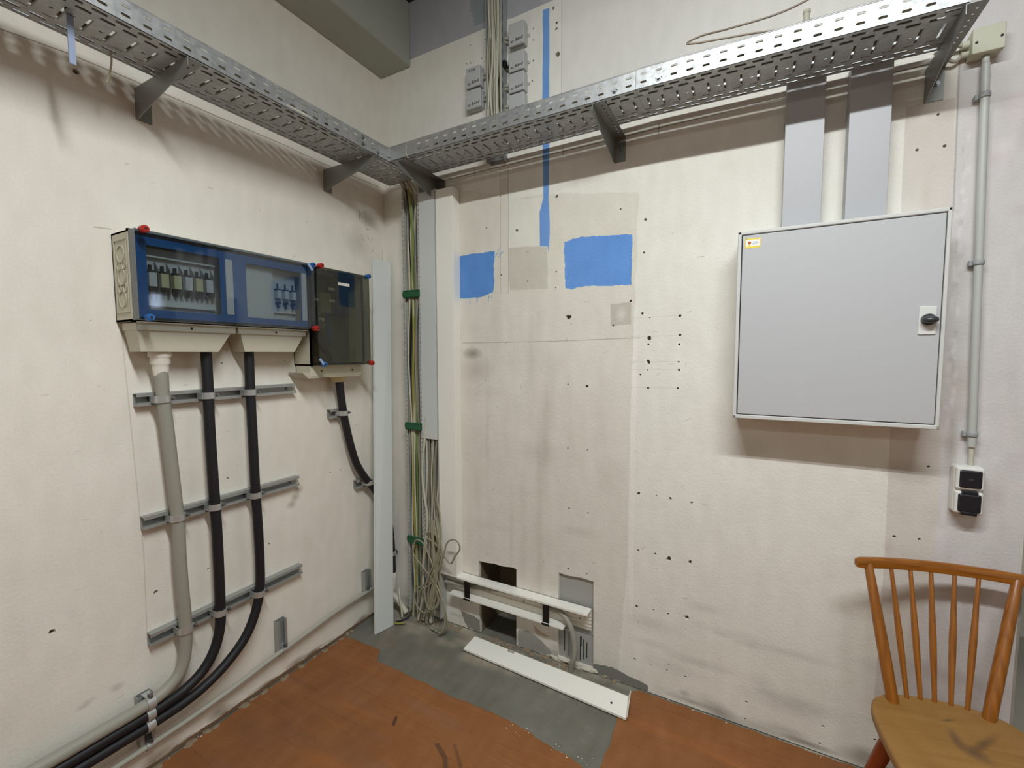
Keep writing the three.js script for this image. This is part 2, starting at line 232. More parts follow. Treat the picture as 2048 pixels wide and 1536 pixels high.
// ---------------------------------------------------------------- materials
const std = (c, rough = 0.6, metal = 0, o = {}) => new THREE.MeshStandardMaterial({ color: new THREE.Color(c), roughness: rough, metalness: metal, ...o });
const M = {
  back: std('#ffffff', 0.85, 0, { map: backTex, bumpMap: plasterBump, bumpScale: 0.0018 }),
  left: std('#ffffff', 0.85, 0, { map: leftTex, bumpMap: plasterBump, bumpScale: 0.0018 }),
  plain: std('#dcd6c8', 0.9, 0, { bumpMap: plasterBump, bumpScale: 0.004 }),
  core: std('#75674f', 0.95), ceiling: std('#2b2b2c', 0.95), beam: std('#a9aba0', 0.85, 0, { bumpMap: plasterBump, bumpScale: 0.004 }),
  lino: new THREE.MeshPhysicalMaterial({ map: linoTex, roughness: 0.55, bumpMap: plasterBump, bumpScale: 0.0008 }),
  conc: std('#ffffff', 0.9, 0, { map: concTex, bumpMap: plasterBump, bumpScale: 0.004 }),
  greyFloor: std('#a39e92', 0.8), greyDoor: std('#5a5c62', 0.5),
  zinc: std('#d4d5d4', 0.95, 0.68, { map: zincTex, roughnessMap: zincRough }), zinc2: std('#8e8f8c', 0.5, 0.55), steel: std('#c3c4c2', 0.36, 0.6), dark: std('#141414', 0.7), bolt: std('#8a8b8c', 0.35, 0.9),
  beige: std('#c6c1ac', 0.5), beige2: std('#b6b19b', 0.55), pvcGrey: std('#bcbeb8', 0.45), pvcGrey2: std('#9fa3a3', 0.5), lidGrey: std('#cdd1cf', 0.42), board: std('#dadedb', 0.42), duct: std('#b1b1b4', 0.42), white: std('#f3f0e7', 0.4), white2: std('#e4dfd2', 0.5),
  conduit: std('#9a978b', 0.5), black: std('#17161a', 0.55), blackTape: std('#0e0e10', 0.4), cable: std('#b3af9d', 0.55), cable2: std('#c6c2b0', 0.5), cable3: std('#9c9783', 0.6), cable4: std('#857f6b', 0.6), coil: std('#98927b', 0.6), railSteel: std('#a6a8a5', 0.45, 0.45), thinPipe: std('#adab9e', 0.5), yg: std('#958f40', 0.5), green: std('#718a4c', 0.5),
  clipGreen: std('#1f5b3a', 0.45), cabFrame: std('#cfcfcb', 0.4), cabDoor: std('#bdbdbf', 0.42), knobDark: std('#3c3d40', 0.35), socketBlack: std('#1d1d24', 0.4), socketWhite: std('#dfded8', 0.35),
  jbox: std('#b9b9b7', 0.55), jboxCream: std('#c5c5b0', 0.5), red: std('#b8261c', 0.4), blueCap: std('#2c64a8', 0.4), tag: std('#8fa6c9', 0.5), bluePlate: std('#0f5c96', 0.5), modGrey: std('#cfcdbf', 0.55), fuseBody: std('#cbc38f', 0.5), fuseBody2: std('#cfcdc0', 0.5), gripDark: std('#2a2925', 0.5), paper: std('#d8d4ca', 0.7),
  gland: std('#c9bf8f', 0.5), hangGrey: std('#8f9bb5', 0.55), twine: std('#c8c0a4', 0.7), crumb: std('#dcd8cc', 0.9), rubble: std('#8d7c66', 0.95), chipped: std('#cfc8b8', 0.9),
  paneClear: new THREE.MeshPhysicalMaterial({ color: new THREE.Color(0.72, 0.76, 0.8), roughness: 0.04, transmission: 1, thickness: 0, ior: 1.5, specularIntensity: 1 }),
  paneDark: new THREE.MeshPhysicalMaterial({ color: new THREE.Color(0.6, 0.62, 0.56), roughness: 0.05, transmission: 1, thickness: 0, ior: 1.5 }),
  glass: new THREE.MeshPhysicalMaterial({ color: 0xffffff, roughness: 0.02, transmission: 1, thickness: 0, ior: 1.5 }),
  rail: new THREE.MeshPhysicalMaterial({ map: woodTex(146, 86, 20, 16), roughness: 0.36, clearcoat: 0.5, clearcoatRoughness: 0.3 }),
  seat: new THREE.MeshPhysicalMaterial({ map: paintCanvas(0.6, 0.6, 800, x => {
    x.fillStyle = 'rgb(142,102,48)'; x.fillRect(0, 0, 0.6, 0.6);
    for (let i = 0; i < 90; i++) smudge(x, rr(0, 0.6), rr(0, 0.6), rr(0.06, 0.3), rr(0.003, 0.012), rnd() < 0.5 ? '128,86,36' : '160,120,66', rr(0.2, 0.5));
    for (const [a, b, l, w, t] of [[0.34, 0.2, 0.1, 0.014, -0.7], [0.3, 0.24, 0.05, 0.03, 0.9], [0.36, 0.3, 0.09, 0.03, -0.3], [0.3, 0.13, 0.03, 0.006, -0.4], [0.28, 0.2, 0.02, 0.05, 0.2]]) { x.save(); x.translate(a, b); x.rotate(t); smudge(x, 0, 0, l, w, '84,60,40', 0.55); smudge(x, 0, 0, l * 0.6, w, '84,60,40', 0.35); x.restore(); }
  }, 8, 10), roughness: 0.5 }),
  leg: std('#8a3d16', 0.4),
};
M.seat.map.repeat.set(1 / 0.6, 1 / 0.6);
M.lamp = new THREE.MeshStandardMaterial({ color: 0xffffff, emissive: LAMP_COLOR, emissiveIntensity: 5, roughness: 0.4 });
M.terminal = std('#8b8572', 0.5); M.lampBody = std('#e4e4e0', 0.5);

// ---------------------------------------------------------------- room shell
const RX = 7, RZ = 6, CH = 3.38, BZ = -3.4;
// wall with the blue paint: plaster skin with real screw holes, the broken-out notch and a recessed panel; brick core behind
{
  const s = poly([[0, 0], [0.632, 0], [0.629, 0.12], [0.626, 0.398], [0.68, 0.399], [0.72, 0.404], [0.78, 0.402], [0.83, 0.41], [0.856, 0.406], [0.855, 0], [BW, 0], [BW, WH], [0, WH]]);
  hole(s, [[1.087, 0.018], [1.266, 0.018], [1.263, 0.443], [1.2, 0.446], [1.14, 0.441], [1.088, 0.444]]);
  const H = [[0.77, 2.278], [1.071, 2.226, 2], [0.688, 2.134], [0.861, 2.1, 2.4], [1.367, 2.122], [1.472, 2.064, 1.4], [1.468, 1.928, 1.2], [0.92, 1.992, 0.7], [1.069, 1.884], [0.772, 1.895, 1.3], [0.919, 1.852], [1.067, 1.812], [1.415, 1.729, 1.3], [1.466, 1.674, 1.5], [1.497, 1.654, 0.7], [1.617, 1.657, 1.4], [1.34, 1.627, 1.2], [1.496, 1.569, 2.2], [1.619, 1.579, 1.3], [1.493, 1.542], [1.617, 1.54, 1.2], [1.495, 1.468, 2.2], [1.616, 1.468, 0.9], [1.492, 1.433, 0.8], [1.618, 1.435, 1.2], [1.462, 1.413], [1.495, 1.356, 1.3], [1.615, 1.359], [1.131, 1.36, 0.9], [1.222, 1.356, 1.8], [0.678, 1.368, 0.7], [1.132, 1.058, 0.9], [1.228, 1.06, 0.9], [1.139, 0.77, 1.3], [1.233, 0.764], [1.136, 0.473, 1.8], [1.229, 0.471], [1.462, 0.891, 2], [1.538, 0.893, 0.8], [1.595, 0.891, 1.7], [1.679, 0.886, 1.2], [1.466, 0.635, 1.6], [1.539, 0.635, 1.2], [1.595, 0.626, 3], [1.68, 0.632, 2], [1.462, 0.378, 2.1], [1.536, 0.383], [1.596, 0.382, 1.3], [1.671, 0.387, 2.4], [1.459, 0.13, 1.7], [1.531, 0.127, 0.8], [1.603, 0.156, 1.2], [1.597, 0.128], [1.673, 0.125, 1.3], [1.903, 0.103, 1.3], [1.901, 0.03], [2.331, 0.871, 1.3], [2.396, 0.874, 1.2], [2.408, 1.125], [2.38, 2.259], [2.333, 2.16, 1.1], [2.4, 2.158, 1.2], [2.156, 0.106, 1.3], [2.149, 0.035, 1.3], [2.309, 0.12, 1.2], [0.601, 3.041, 0.8], [0.688, 3.039, 0.9], [0.667, 2.956], [0.69, 2.954], [0.578, 2.958], [0.603, 2.954], [0.95, 3.0, 0.9], [0.95, 2.95, 0.9], [0.95, 2.859, 1.1], [0.945, 2.771], [1.066, 2.986, 1.5], [1.065, 2.961, 1.6], [1.131, 1.672, 3.6], [0.868, 2.92, 3.4], [1.071, 2.851, 3], [1.05, 3.055, 2]];
  for (const [a, b, k = 1] of H) { const r = 0.0042 * k, n = k > 1.5 ? 10 : 8, pts = []; for (let i = 0; i < n; i++) { const t = 2 * Math.PI * i / n, j = k > 1.5 ? rr(0.55, 1.15) : rr(0.9, 1.1); pts.push([a + r * j * Math.cos(t), b + r * j * Math.sin(t)]); } hole(s, pts); }
  const w = struct('wall_back', ext(s, 0.02).translate(0, 0, -0.02), M.back);
  const c = poly([[-0.22, -0.05], [0.636, -0.05], [0.63, 0.396], [0.852, 0.402], [0.85, -0.05], [BW, -0.05], [BW, CH], [-0.22, CH]]);
  part(w, 'brick_core', [ext(c, 0.2).translate(0, 0, -0.22), bx(0.6, 0.9, -0.05, 0.45, -0.25, -0.222)], M.core);
  part(w, 'rough_plaster_edge', bx(BW - 0.001, BW + 0.006, 0, CH, -0.22, 0), M.plain);
  // recessed grey panel behind the second opening, in two boards with grooves
  part(w, 'grey_panel', [bx(1.087, 1.266, 0.17, 0.446, -0.0199, -0.014), bx(1.087, 1.266, 0.018, 0.166, -0.0199, -0.012)], std('#a3a29c', 0.8));
  const gr = []; for (const [gx, a, b] of [[1.115, 0.05, 0.155], [1.138, 0.03, 0.16], [1.195, 0.03, 0.15], [1.212, 0.04, 0.14], [1.228, 0.05, 0.13], [1.2, 0.1, 0.15]]) gr.push(bx(gx, gx + 0.004, a, b, -0.0125, -0.0115));
  part(w, 'groove', gr, M.dark);
  part(w, 'plaster_lump', [...Array(16)].map((_, i) => { const g = new THREE.IcosahedronGeometry(rr(0.008, 0.018), 1); g.scale(2, 0.6, 0.5); return g.translate(1.06 + i * 0.014, rr(-0.004, 0.018), rr(-0.003, 0.008)); }), M.chipped);
}
// left wall
{
  const s = poly([[-0.22, 0], [RZ, 0], [RZ, CH], [-0.22, CH]]);
  for (const [b, a, k = 1] of [[2.386, 1.313, 2], [1.469, 0.922], [0.995, 0.919, 1.2], [0.654, 0.755, 1.3], [0.649, 1.009, 1.1], [0.64, 1.186, 1.7], [0.646, 1.457, 2], [0.899, 0.419, 1.2], [0.897, 0.356, 1.4], [2.44, 0.53, 0.8]]) hole(s, [...Array(8)].map((_, i) => [a + 0.0042 * k * Math.cos(i * Math.PI / 4), b + 0.0042 * k * Math.sin(i * Math.PI / 4)]));
  const w = struct('wall_left', ext(s, 0.02).rotateY(-Math.PI / 2), M.left);
  part(w, 'brick_core', bx(-0.22, -0.021, -0.05, CH, -0.22, RZ), M.core);
}
const wallSide = (() => {            // far right wall with the small daylight window
  const s = poly([[BZ, 0], [RZ, 0], [RZ, CH], [BZ, CH]]); hole(s, rect(-1.82, 2.27, -1.6, 2.52));
  return struct('wall_right', ext(s, 0.2).rotateY(-Math.PI / 2).translate(RX + 0.2, 0, 0), M.plain);
})();
{ const w = struct('window_1', [bx(RX + 0.06, RX + 0.1, 2.27, 2.28, -1.82, -1.6), bx(RX + 0.06, RX + 0.1, 2.51, 2.52, -1.82, -1.6), bx(RX + 0.06, RX + 0.1, 2.27, 2.52, -1.82, -1.81), bx(RX + 0.06, RX + 0.1, 2.27, 2.52, -1.61, -1.6), bx(RX + 0.06, RX + 0.1, 2.39, 2.4, -1.82, -1.6)], M.white); part(w, 'pane', bx(RX + 0.078, RX + 0.082, 2.28, 2.51, -1.81, -1.61), M.glass); }
struct('wall_front', bx(-0.22, RX + 0.2, -0.05, CH, RZ, RZ + 0.2), M.plain);
struct('wall_rear', bx(BW - 0.2, RX + 0.2, -0.05, CH, BZ - 0.2, BZ), M.plain);
struct('wall_passage', bx(BW - 0.2, BW, -0.05, CH, BZ, -0.22), M.plain);
struct('ceiling', bx(-0.22, RX + 0.2, CH, CH + 0.15, BZ - 0.2, RZ + 0.2), M.ceiling);
struct('trim_1', uvm(bx(0, 0.215, 3.05, CH, 0.001, RZ - 0.01, 0.006)), M.beam);
// dark grey door standing open in the passage
{ const d = struct('door_1', bx(3.25, 4.15, 0.01, 2.05, -1.35, -1.31, 0.004), M.greyDoor); part(d, 'handle', [cyl('z', 0.009, 3.32, 1.03, -1.29, 0.05), bx(3.31, 3.43, 1.02, 1.04, -1.275, -1.26, 0.006)], M.steel); }
struct('floor', uvm(bx(-0.22, RX + 0.2, -0.12, -0.004, -0.3, RZ)), M.conc);
struct('floor_passage', bx(BW, RX, -0.0038, 0.0, BZ, -0.005), M.greyFloor);
{
  const edge = ragged([[0.0, 0.372], [0.048, 0.367], [0.258, 0.363], [0.314, 0.43], [0.417, 0.427], [0.716, 0.437], [1.037, 0.43], [1.246, 0.456], [1.391, 0.478], [1.438, 0.457], [1.44, 0.305], [1.436, 0.2], [1.45, 0.05]], 0.009, 0.012);
  const cut = edge.slice(0, edge.findIndex((p, i) => i > 20 && p[1] < 0.06) + 1);
  const s = poly([...cut, [1.46, 0.03], ...[...Array(40)].map((_, i) => [1.48 + i * 0.029, Math.max(0.002, 0.012 + 0.012 * noise.noise(i * 0.9, 3, 1))]), [BW, 0.0], [RX, 0], [RX, RZ], [0.004, RZ], ...[...Array(60)].map((_, i) => [0.012 + 0.01 * noise.noise(i * 0.7, 8, 2), 3 - i * 0.0435])]);
  const g = ext(s, 0.004).rotateX(Math.PI / 2);            // shape y becomes +z, the sheet lies from -0.004 to 0
  struct('floor_001', uvm(g), M.lino);
  const crumbs = []; for (let i = 0; i < 60; i++) { const k = rnd(); let px, pz; if (k < 0.35) { px = rr(0.95, 1.43); pz = 0.445 + rr(-0.02, 0.03); } else if (k < 0.6) { px = rr(1.5, 2.3); pz = rr(0.004, 0.03); } else if (k < 0.8) { px = rr(0.004, 0.02); pz = rr(0.35, 1.7); } else { px = rr(0.2, 1.4); pz = rr(0.02, 0.12); } const r = rr(0.0008, 0.003); crumbs.push(new THREE.IcosahedronGeometry(r, 0).scale(1.4, 0.7, 1).rotateY(rr(0, 3)).translate(px, r * 0.3, pz)); }
  const st = single('plaster_crumbs', 'white plaster crumbs scattered along the walls and the cut floor edge', 'debris', crumbs, M.crumb); st.userData.kind = 'stuff';
  const dirt = []; for (let i = 0; i < 130; i++) { const k = rnd(), px = k < 0.6 ? rr(0.002, 0.02) : rr(0.1, 1.4), pz = k < 0.6 ? rr(0.3, 1.9) : rr(0.0, 0.05), r = rr(0.004, 0.013); dirt.push(new THREE.IcosahedronGeometry(r, 0).scale(1.3, 0.6, 1.6).rotateY(rr(0, 3)).translate(px, -0.002, pz)); }
  const sd = single('brown_rubble', 'brown crumbling mortar along the foot of both walls', 'debris', dirt, M.rubble); sd.userData.kind = 'stuff';
}

// ---------------------------------------------------------------- ceiling battens (outside the frame; they light the room)
LAMPS.forEach(([x, y, z, p, len, tilt], i) => {
  const t = thing('batten_lamp', ['white twin batten lamp hanging above the corner with the trays', 'white twin batten lamp further back beside the left wall', 'white twin batten lamp at the back of the room', 'white twin batten lamp near the passage', 'white twin batten lamp inside the passage'][i], 'lamp', [x, y, z]);
  part(t, 'housing', [bx(-len / 2, len / 2, 0.012, 0.05, -0.03, 0.03, 0.004), bx(-len / 2, -len / 2 + 0.03, -0.03, 0.05, -0.05, 0.05, 0.004), bx(len / 2 - 0.03, len / 2, -0.03, 0.05, -0.05, 0.05, 0.004)], M.lampBody);
  for (const h of [-0.5, 0.5]) part(t, 'hanger', bar([h, 0.05, 0], [h, CH - y, 0], [0.004, 0.004], 6), M.bolt);
  for (const s of [-1, 1]) {
    part(t, 'tube', cyl('x', 0.013, 0, -0.006, s * 0.026, len - 0.06), M.lamp);
    const l = new THREE.RectAreaLight(LAMP_COLOR, p, len - 0.06, 0.03); l.position.set(0, -0.016, s * 0.042); t.add(l); l.lookAt(x, y - 0.016 - Math.sin(tilt * Math.PI / 180), z + s * (0.042 + Math.cos(tilt * Math.PI / 180)));
  }
});

// ---------------------------------------------------------------- perforated cable trays
// local: x along the run, y up from the tray's underside, z from the wall side (0) to the room side (w)
function trayGeo(len, w, h) {
  const P = 0.05, n = Math.ceil(len / P), T = 0.0015, bottom = [], front = [], back = [], lips = [];
  const tile = (d, holes, x0) => { const s = poly(rect(0, 0, P, d)); for (const k of holes) hole(s, k); return ext(s, T); };
  const dash = d => [slotPts(P / 2, d / 2, 0.034, 0.0065)];
  const strips = [[0, 0.03, dash(0.03), 0], [0.03, 0.05, dash(0.02), 1], [0.05, w - 0.05, null, 0], [w - 0.05, w - 0.03, dash(0.02), 1], [w - 0.03, w, dash(0.03), 0]];
  for (const [a, b, hs, off] of strips) {
    const d = b - a, cross = slotPts(0, 0, d - 0.038, 0.006).map(([u, v]) => [P / 2 - v, d / 2 + u]), dot = [...Array(8)].map((_, i) => [0.001 + 0.0055 * (1 + Math.cos(i * 0.785)), d / 2 + 0.0035 * Math.sin(i * 0.785)]);
    const g0 = tile(d, hs ?? [cross]).rotateX(Math.PI / 2), g1 = hs ? g0 : tile(d, [cross, dot]).rotateX(Math.PI / 2);
    for (let i = 0; i < n - off; i++) bottom.push((i % 2 ? g1 : g0).clone().translate(i * P + (off ? P / 2 : 0), T, a));
    if (off) { bottom.push(bx(0, P / 2, 0, T, a, b), bx(n * P - P / 2, n * P, 0, T, a, b)); }
    if (!hs) for (let i = 0; i < n; i++) lips.push(bx(i * P + P / 2 + 0.004, i * P + P / 2 + 0.0058, -0.0016, 0, a + 0.02, b - 0.02), bx(i * P + P / 2 - 0.0235, i * P + P / 2 + 0.0, -0.0012, 0, a + 0.01, a + 0.0125));
    else for (let i = 0; i < n; i++) lips.push(bx(i * P + (off ? P : P / 2) - 0.016, i * P + (off ? P : P / 2) + 0.016, -0.0018, 0, a + d / 2 - 0.006, a + d / 2 - 0.0038));
  }
  const side = poly(rect(0, 0, P, h)); hole(side, slotPts(P / 2, h * 0.3, 0.022, 0.0075)); hole(side, slotPts(P / 2, h * 0.7, 0.022, 0.0075));
  const sg = ext(side, T); for (let i = 0; i < n; i++) { front.push(sg.clone().translate(i * P, 0, w - T)); back.push(sg.clone().translate(i * P, 0, 0)); }
  const L = n * P;
  front.push(cyl('x', 0.003, L / 2, h, w - 0.002, L, 8)); back.push(cyl('x', 0.003, L / 2, h, 0.002, L, 8));
  return { bottom: uvm(mg(bottom)), front: uvm(mg(front)), back: uvm(mg(back)), lips: mg(lips), L };
}
function tray(label, pos, turn, tilt, len, w, h) {
  const g = trayGeo(len, w, h), t = thing('cable_tray', label, 'cable tray', pos); t.rotation.set(0, turn, tilt, 'YXZ');
  part(t, 'bottom_sheet', g.bottom, M.zinc); part(t, 'side_rail', g.front, M.zinc); part(t, 'side_rail', g.back, M.zinc); part(t, 'embossed_rib', g.lips, M.zinc2);
  return t;
}
// left run: local x -> -z (towards the corner), local z -> +x
const boltG = (x, y, z) => [cyl('z', 0.009, x, y, z, 0.004, 12), cyl('z', 0.0055, x, y, z + 0.004, 0.006, 6)];
{
  const t = tray('perforated galvanised cable tray along the left wall above the fuse boxes', [0, 2.411, 0], 0, 0, 2.6, 0.215, 0.061);
  t.rotation.y = Math.PI / 2; t.position.set(0.132, 2.411, 2.69); // after the turn local x runs along -z, local z along +x
  for (const [a, b] of [[0.475, 0.045], [0.475, 0.018], [0.385, 0.014]]) part(t, 'bolt', boltG(2.69 - a, b, 0.215), M.bolt);
}
const tr = [];
{
  const a = tray('perforated cable tray between the room corner and the wall bracket, duller section', [0.347, 2.413, 0.105], 0, 0.0075, 1.15, 0.205, 0.065);
  part(a, 'joint_plate', [bx(0.0, 0.16, 0.003, 0.06, 0.2055, 0.207), bx(0.02, 1.1, 0.02, 0.021, 0.002, 0.003)], M.zinc); part(a, 'bolt', [...boltG(1.075, 0.017, 0.205)], M.bolt);
  part(a, 'cable_tie', tube([[0.105, 0.05, 0.207], [0.103, 0.03, 0.2095], [0.107, 0.006, 0.2085], [0.11, -0.004, 0.2]], 0.0018), M.cable2);
  const b = tray('bright perforated cable tray above the grey cabinet, end section', [1.4975, 2.4225, 0.105], 0, -0.022, 0.85, 0.205, 0.067);
  part(b, 'bolt', [...boltG(0.075, 0.018, 0.205)], M.bolt);
  part(b, 'end_plate', bx(0.85, 0.852, 0, 0.067, 0, 0.205), M.zinc);
}
// wall brackets: folded plate; web at local x = 0, perforated top flange and wall flange to its right, local z away from the wall
function bracket(label, pos, turn, L) {
  const t = thing('tray_bracket', label, 'bracket', pos, undefined, turn), W = 0.045;
  const prof = poly([[0, 0], [L, 0], [L, -0.026], [L - 0.012, -0.034], [0.04, -0.098], [0.03, -0.102], [0, -0.102]]);
  part(t, 'side_web', ext(prof, 0.002).rotateY(-Math.PI / 2), M.zinc2);
  const top = poly(rect(0, 0, W, L)); for (let i = 0; i < 11; i++) hole(top, slotPts(W * 0.62, 0.03 + i * (L - 0.06) / 10, 0.0075, 0.0075));
  part(t, 'top_flange', ext(top, 0.002).rotateX(Math.PI / 2), M.zinc2);
  part(t, 'wall_flange', bx(0, W, -0.102, 0, 0.0005, 0.003), M.zinc2);
  part(t, 'anchor_bolt', [cyl('z', 0.008, 0.026, -0.05, 0.005, 0.004, 12), cyl('z', 0.005, 0.026, -0.05, 0.009, 0.006, 6)], M.bolt);
}
bracket('galvanised tray bracket on the left wall, first from the fuse box side', [0, 2.41, 1.163], Math.PI / 2, 0.345);
bracket('galvanised tray bracket on the left wall, close to the room corner', [0, 2.41, 0.406], Math.PI / 2, 0.345);
bracket('galvanised bracket under the tray above the white trunking post', [0.392, 2.412, 0], 0, 0.308);
bracket('galvanised bracket with a row of lit holes under the middle of the tray', [1.34, 2.42, 0], 0, 0.308);
bracket('galvanised bracket under the tray end beside the junction box', [2.344, 2.403, 0], 0, 0.308);
// cables lying in the trays and crossing the corner
{
  const mats = [M.cable, M.cable2, M.cable3, M.cable, M.cable3, M.cable2, M.cable4, M.cable, M.cable3, M.cable2];
  // [x in the left tray, height, z in the right tray, height over the corner, radius]
  [[0.25, 2.436, 0.22, 2.508, 0.011], [0.335, 2.421, 0.298, 2.45, 0.0075], [0.334, 2.437, 0.299, 2.462, 0.0075], [0.333, 2.452, 0.297, 2.474, 0.007], [0.318, 2.422, 0.282, 2.455, 0.0075], [0.318, 2.438, 0.283, 2.468, 0.007], [0.3, 2.422, 0.266, 2.48, 0.007], [0.28, 2.422, 0.25, 2.488, 0.007], [0.21, 2.422, 0.2, 2.492, 0.008], [0.18, 2.421, 0.16, 2.484, 0.006]].forEach(([x, y, z, h, rad], i) => {
    const k = 0.3 + 0.012 * i, y2 = y + 0.004;
    single('tray_cable', i ? 'pale cable bundled in the trays, bending round the corner' : 'topmost thick grey cable bowing over the tray corner', 'cable',
      tube([[x, y, 2.6], [x + rr(-0.004, 0.004), y, 1.6], [x + rr(-0.004, 0.004), y, 0.95], [x - 0.004, y + 0.004, 0.65], [Math.min(x - 0.03, 0.26), h - 0.01, 0.46], [Math.min(x - 0.02, 0.27), h, 0.32], [0.36, h, Math.min(z - 0.03, 0.24)], [0.52, h - 0.012, Math.min(z - 0.02, 0.25)], [0.8, y2 + 0.004, z - 0.004], [1.1, y2 + 0.002, z], [1.6, y2 + 0.01, z], [2.3, y2 - 0.008, z]], rad, 110, 8), mats[i], i ? 'cables lying in the trays' : undefined);
  });
  single('hanging_strap', 'blue-grey strip hanging from the left cable tray', 'strap', [bx(0.246, 0.25, 2.285, 2.415, 1.393, 1.407), bx(0.246, 0.25, 2.41, 2.45, 1.39, 1.41)], M.hangGrey);
  single('dangling_string', 'thin pale string dangling from the left cable tray', 'string', tube([[0.15, 2.42, 1.28], [0.152, 2.395, 1.279], [0.15, 2.36, 1.283], [0.147, 2.322, 1.292]], 0.0025), M.twine);
  single('tray_cable_loop', 'thin brownish cable looping out over the bright tray', 'cable', tube([[2.25, 2.64, 0.26], [2.06, 2.6, 0.24], [1.94, 2.575, 0.235], [1.78, 2.566, 0.25], [1.7, 2.545, 0.29], [1.662, 2.518, 0.318], [1.69, 2.505, 0.326], [1.77, 2.497, 0.32], [1.9, 2.488, 0.3], [2.05, 2.47, 0.25]], 0.003, 90, 8), std('#8d7f70', 0.5));
  single('conduit_stub', 'short pale conduit end poking up behind the bright tray', 'pipe', [cyl('y', 0.0105, 2.012, 2.55, 0.04, 0.25), cyl('y', 0.012, 2.012, 2.672, 0.04, 0.01)], M.cable2);
}

// ---------------------------------------------------------------- fuse box with the blue front plate (on the left wall, facing +x)
const frustum = (a, b) => {             // two y-levels of [x0,x1,y,z0,z1]
  const P = ([x0, x1, y, z0, z1]) => [V(x0, y, z0), V(x1, y, z0), V(x1, y, z1), V(x0, y, z1)], A = P(a), B = P(b), pos = [];
  const quad = (p, q, r, s) => pos.push(p, q, r, p, r, s);
  quad(A[0], A[1], A[2], A[3]); quad(B[3], B[2], B[1], B[0]); for (let i = 0; i < 4; i++) { const j = (i + 1) % 4; quad(A[j], A[i], B[i], B[j]); }
  const g = new THREE.BufferGeometry().setFromPoints(pos); g.setAttribute('uv', new THREE.BufferAttribute(new Float32Array(pos.length * 2), 2)); g.computeVertexNormals(); return g;
};
const frameX = (x0, x1, y0, y1, z0, z1, t) => [bx(x0, x1, y1 - t, y1, z0, z1), bx(x0, x1, y0, y0 + t, z0, z1), bx(x0, x1, y0, y1, z0, z0 + t), bx(x0, x1, y0, y1, z1 - t, z1)];
const shellX = (x0, x1, y0, y1, z0, z1, t) => [...frameX(x0, x1, y0, y1, z0, z1, t)];
const ring = (r, w, pos, axis) => { const g = new THREE.TorusGeometry(r, w, 6, 24); if (axis === 'x') g.rotateY(Math.PI / 2); return g.translate(...pos); };
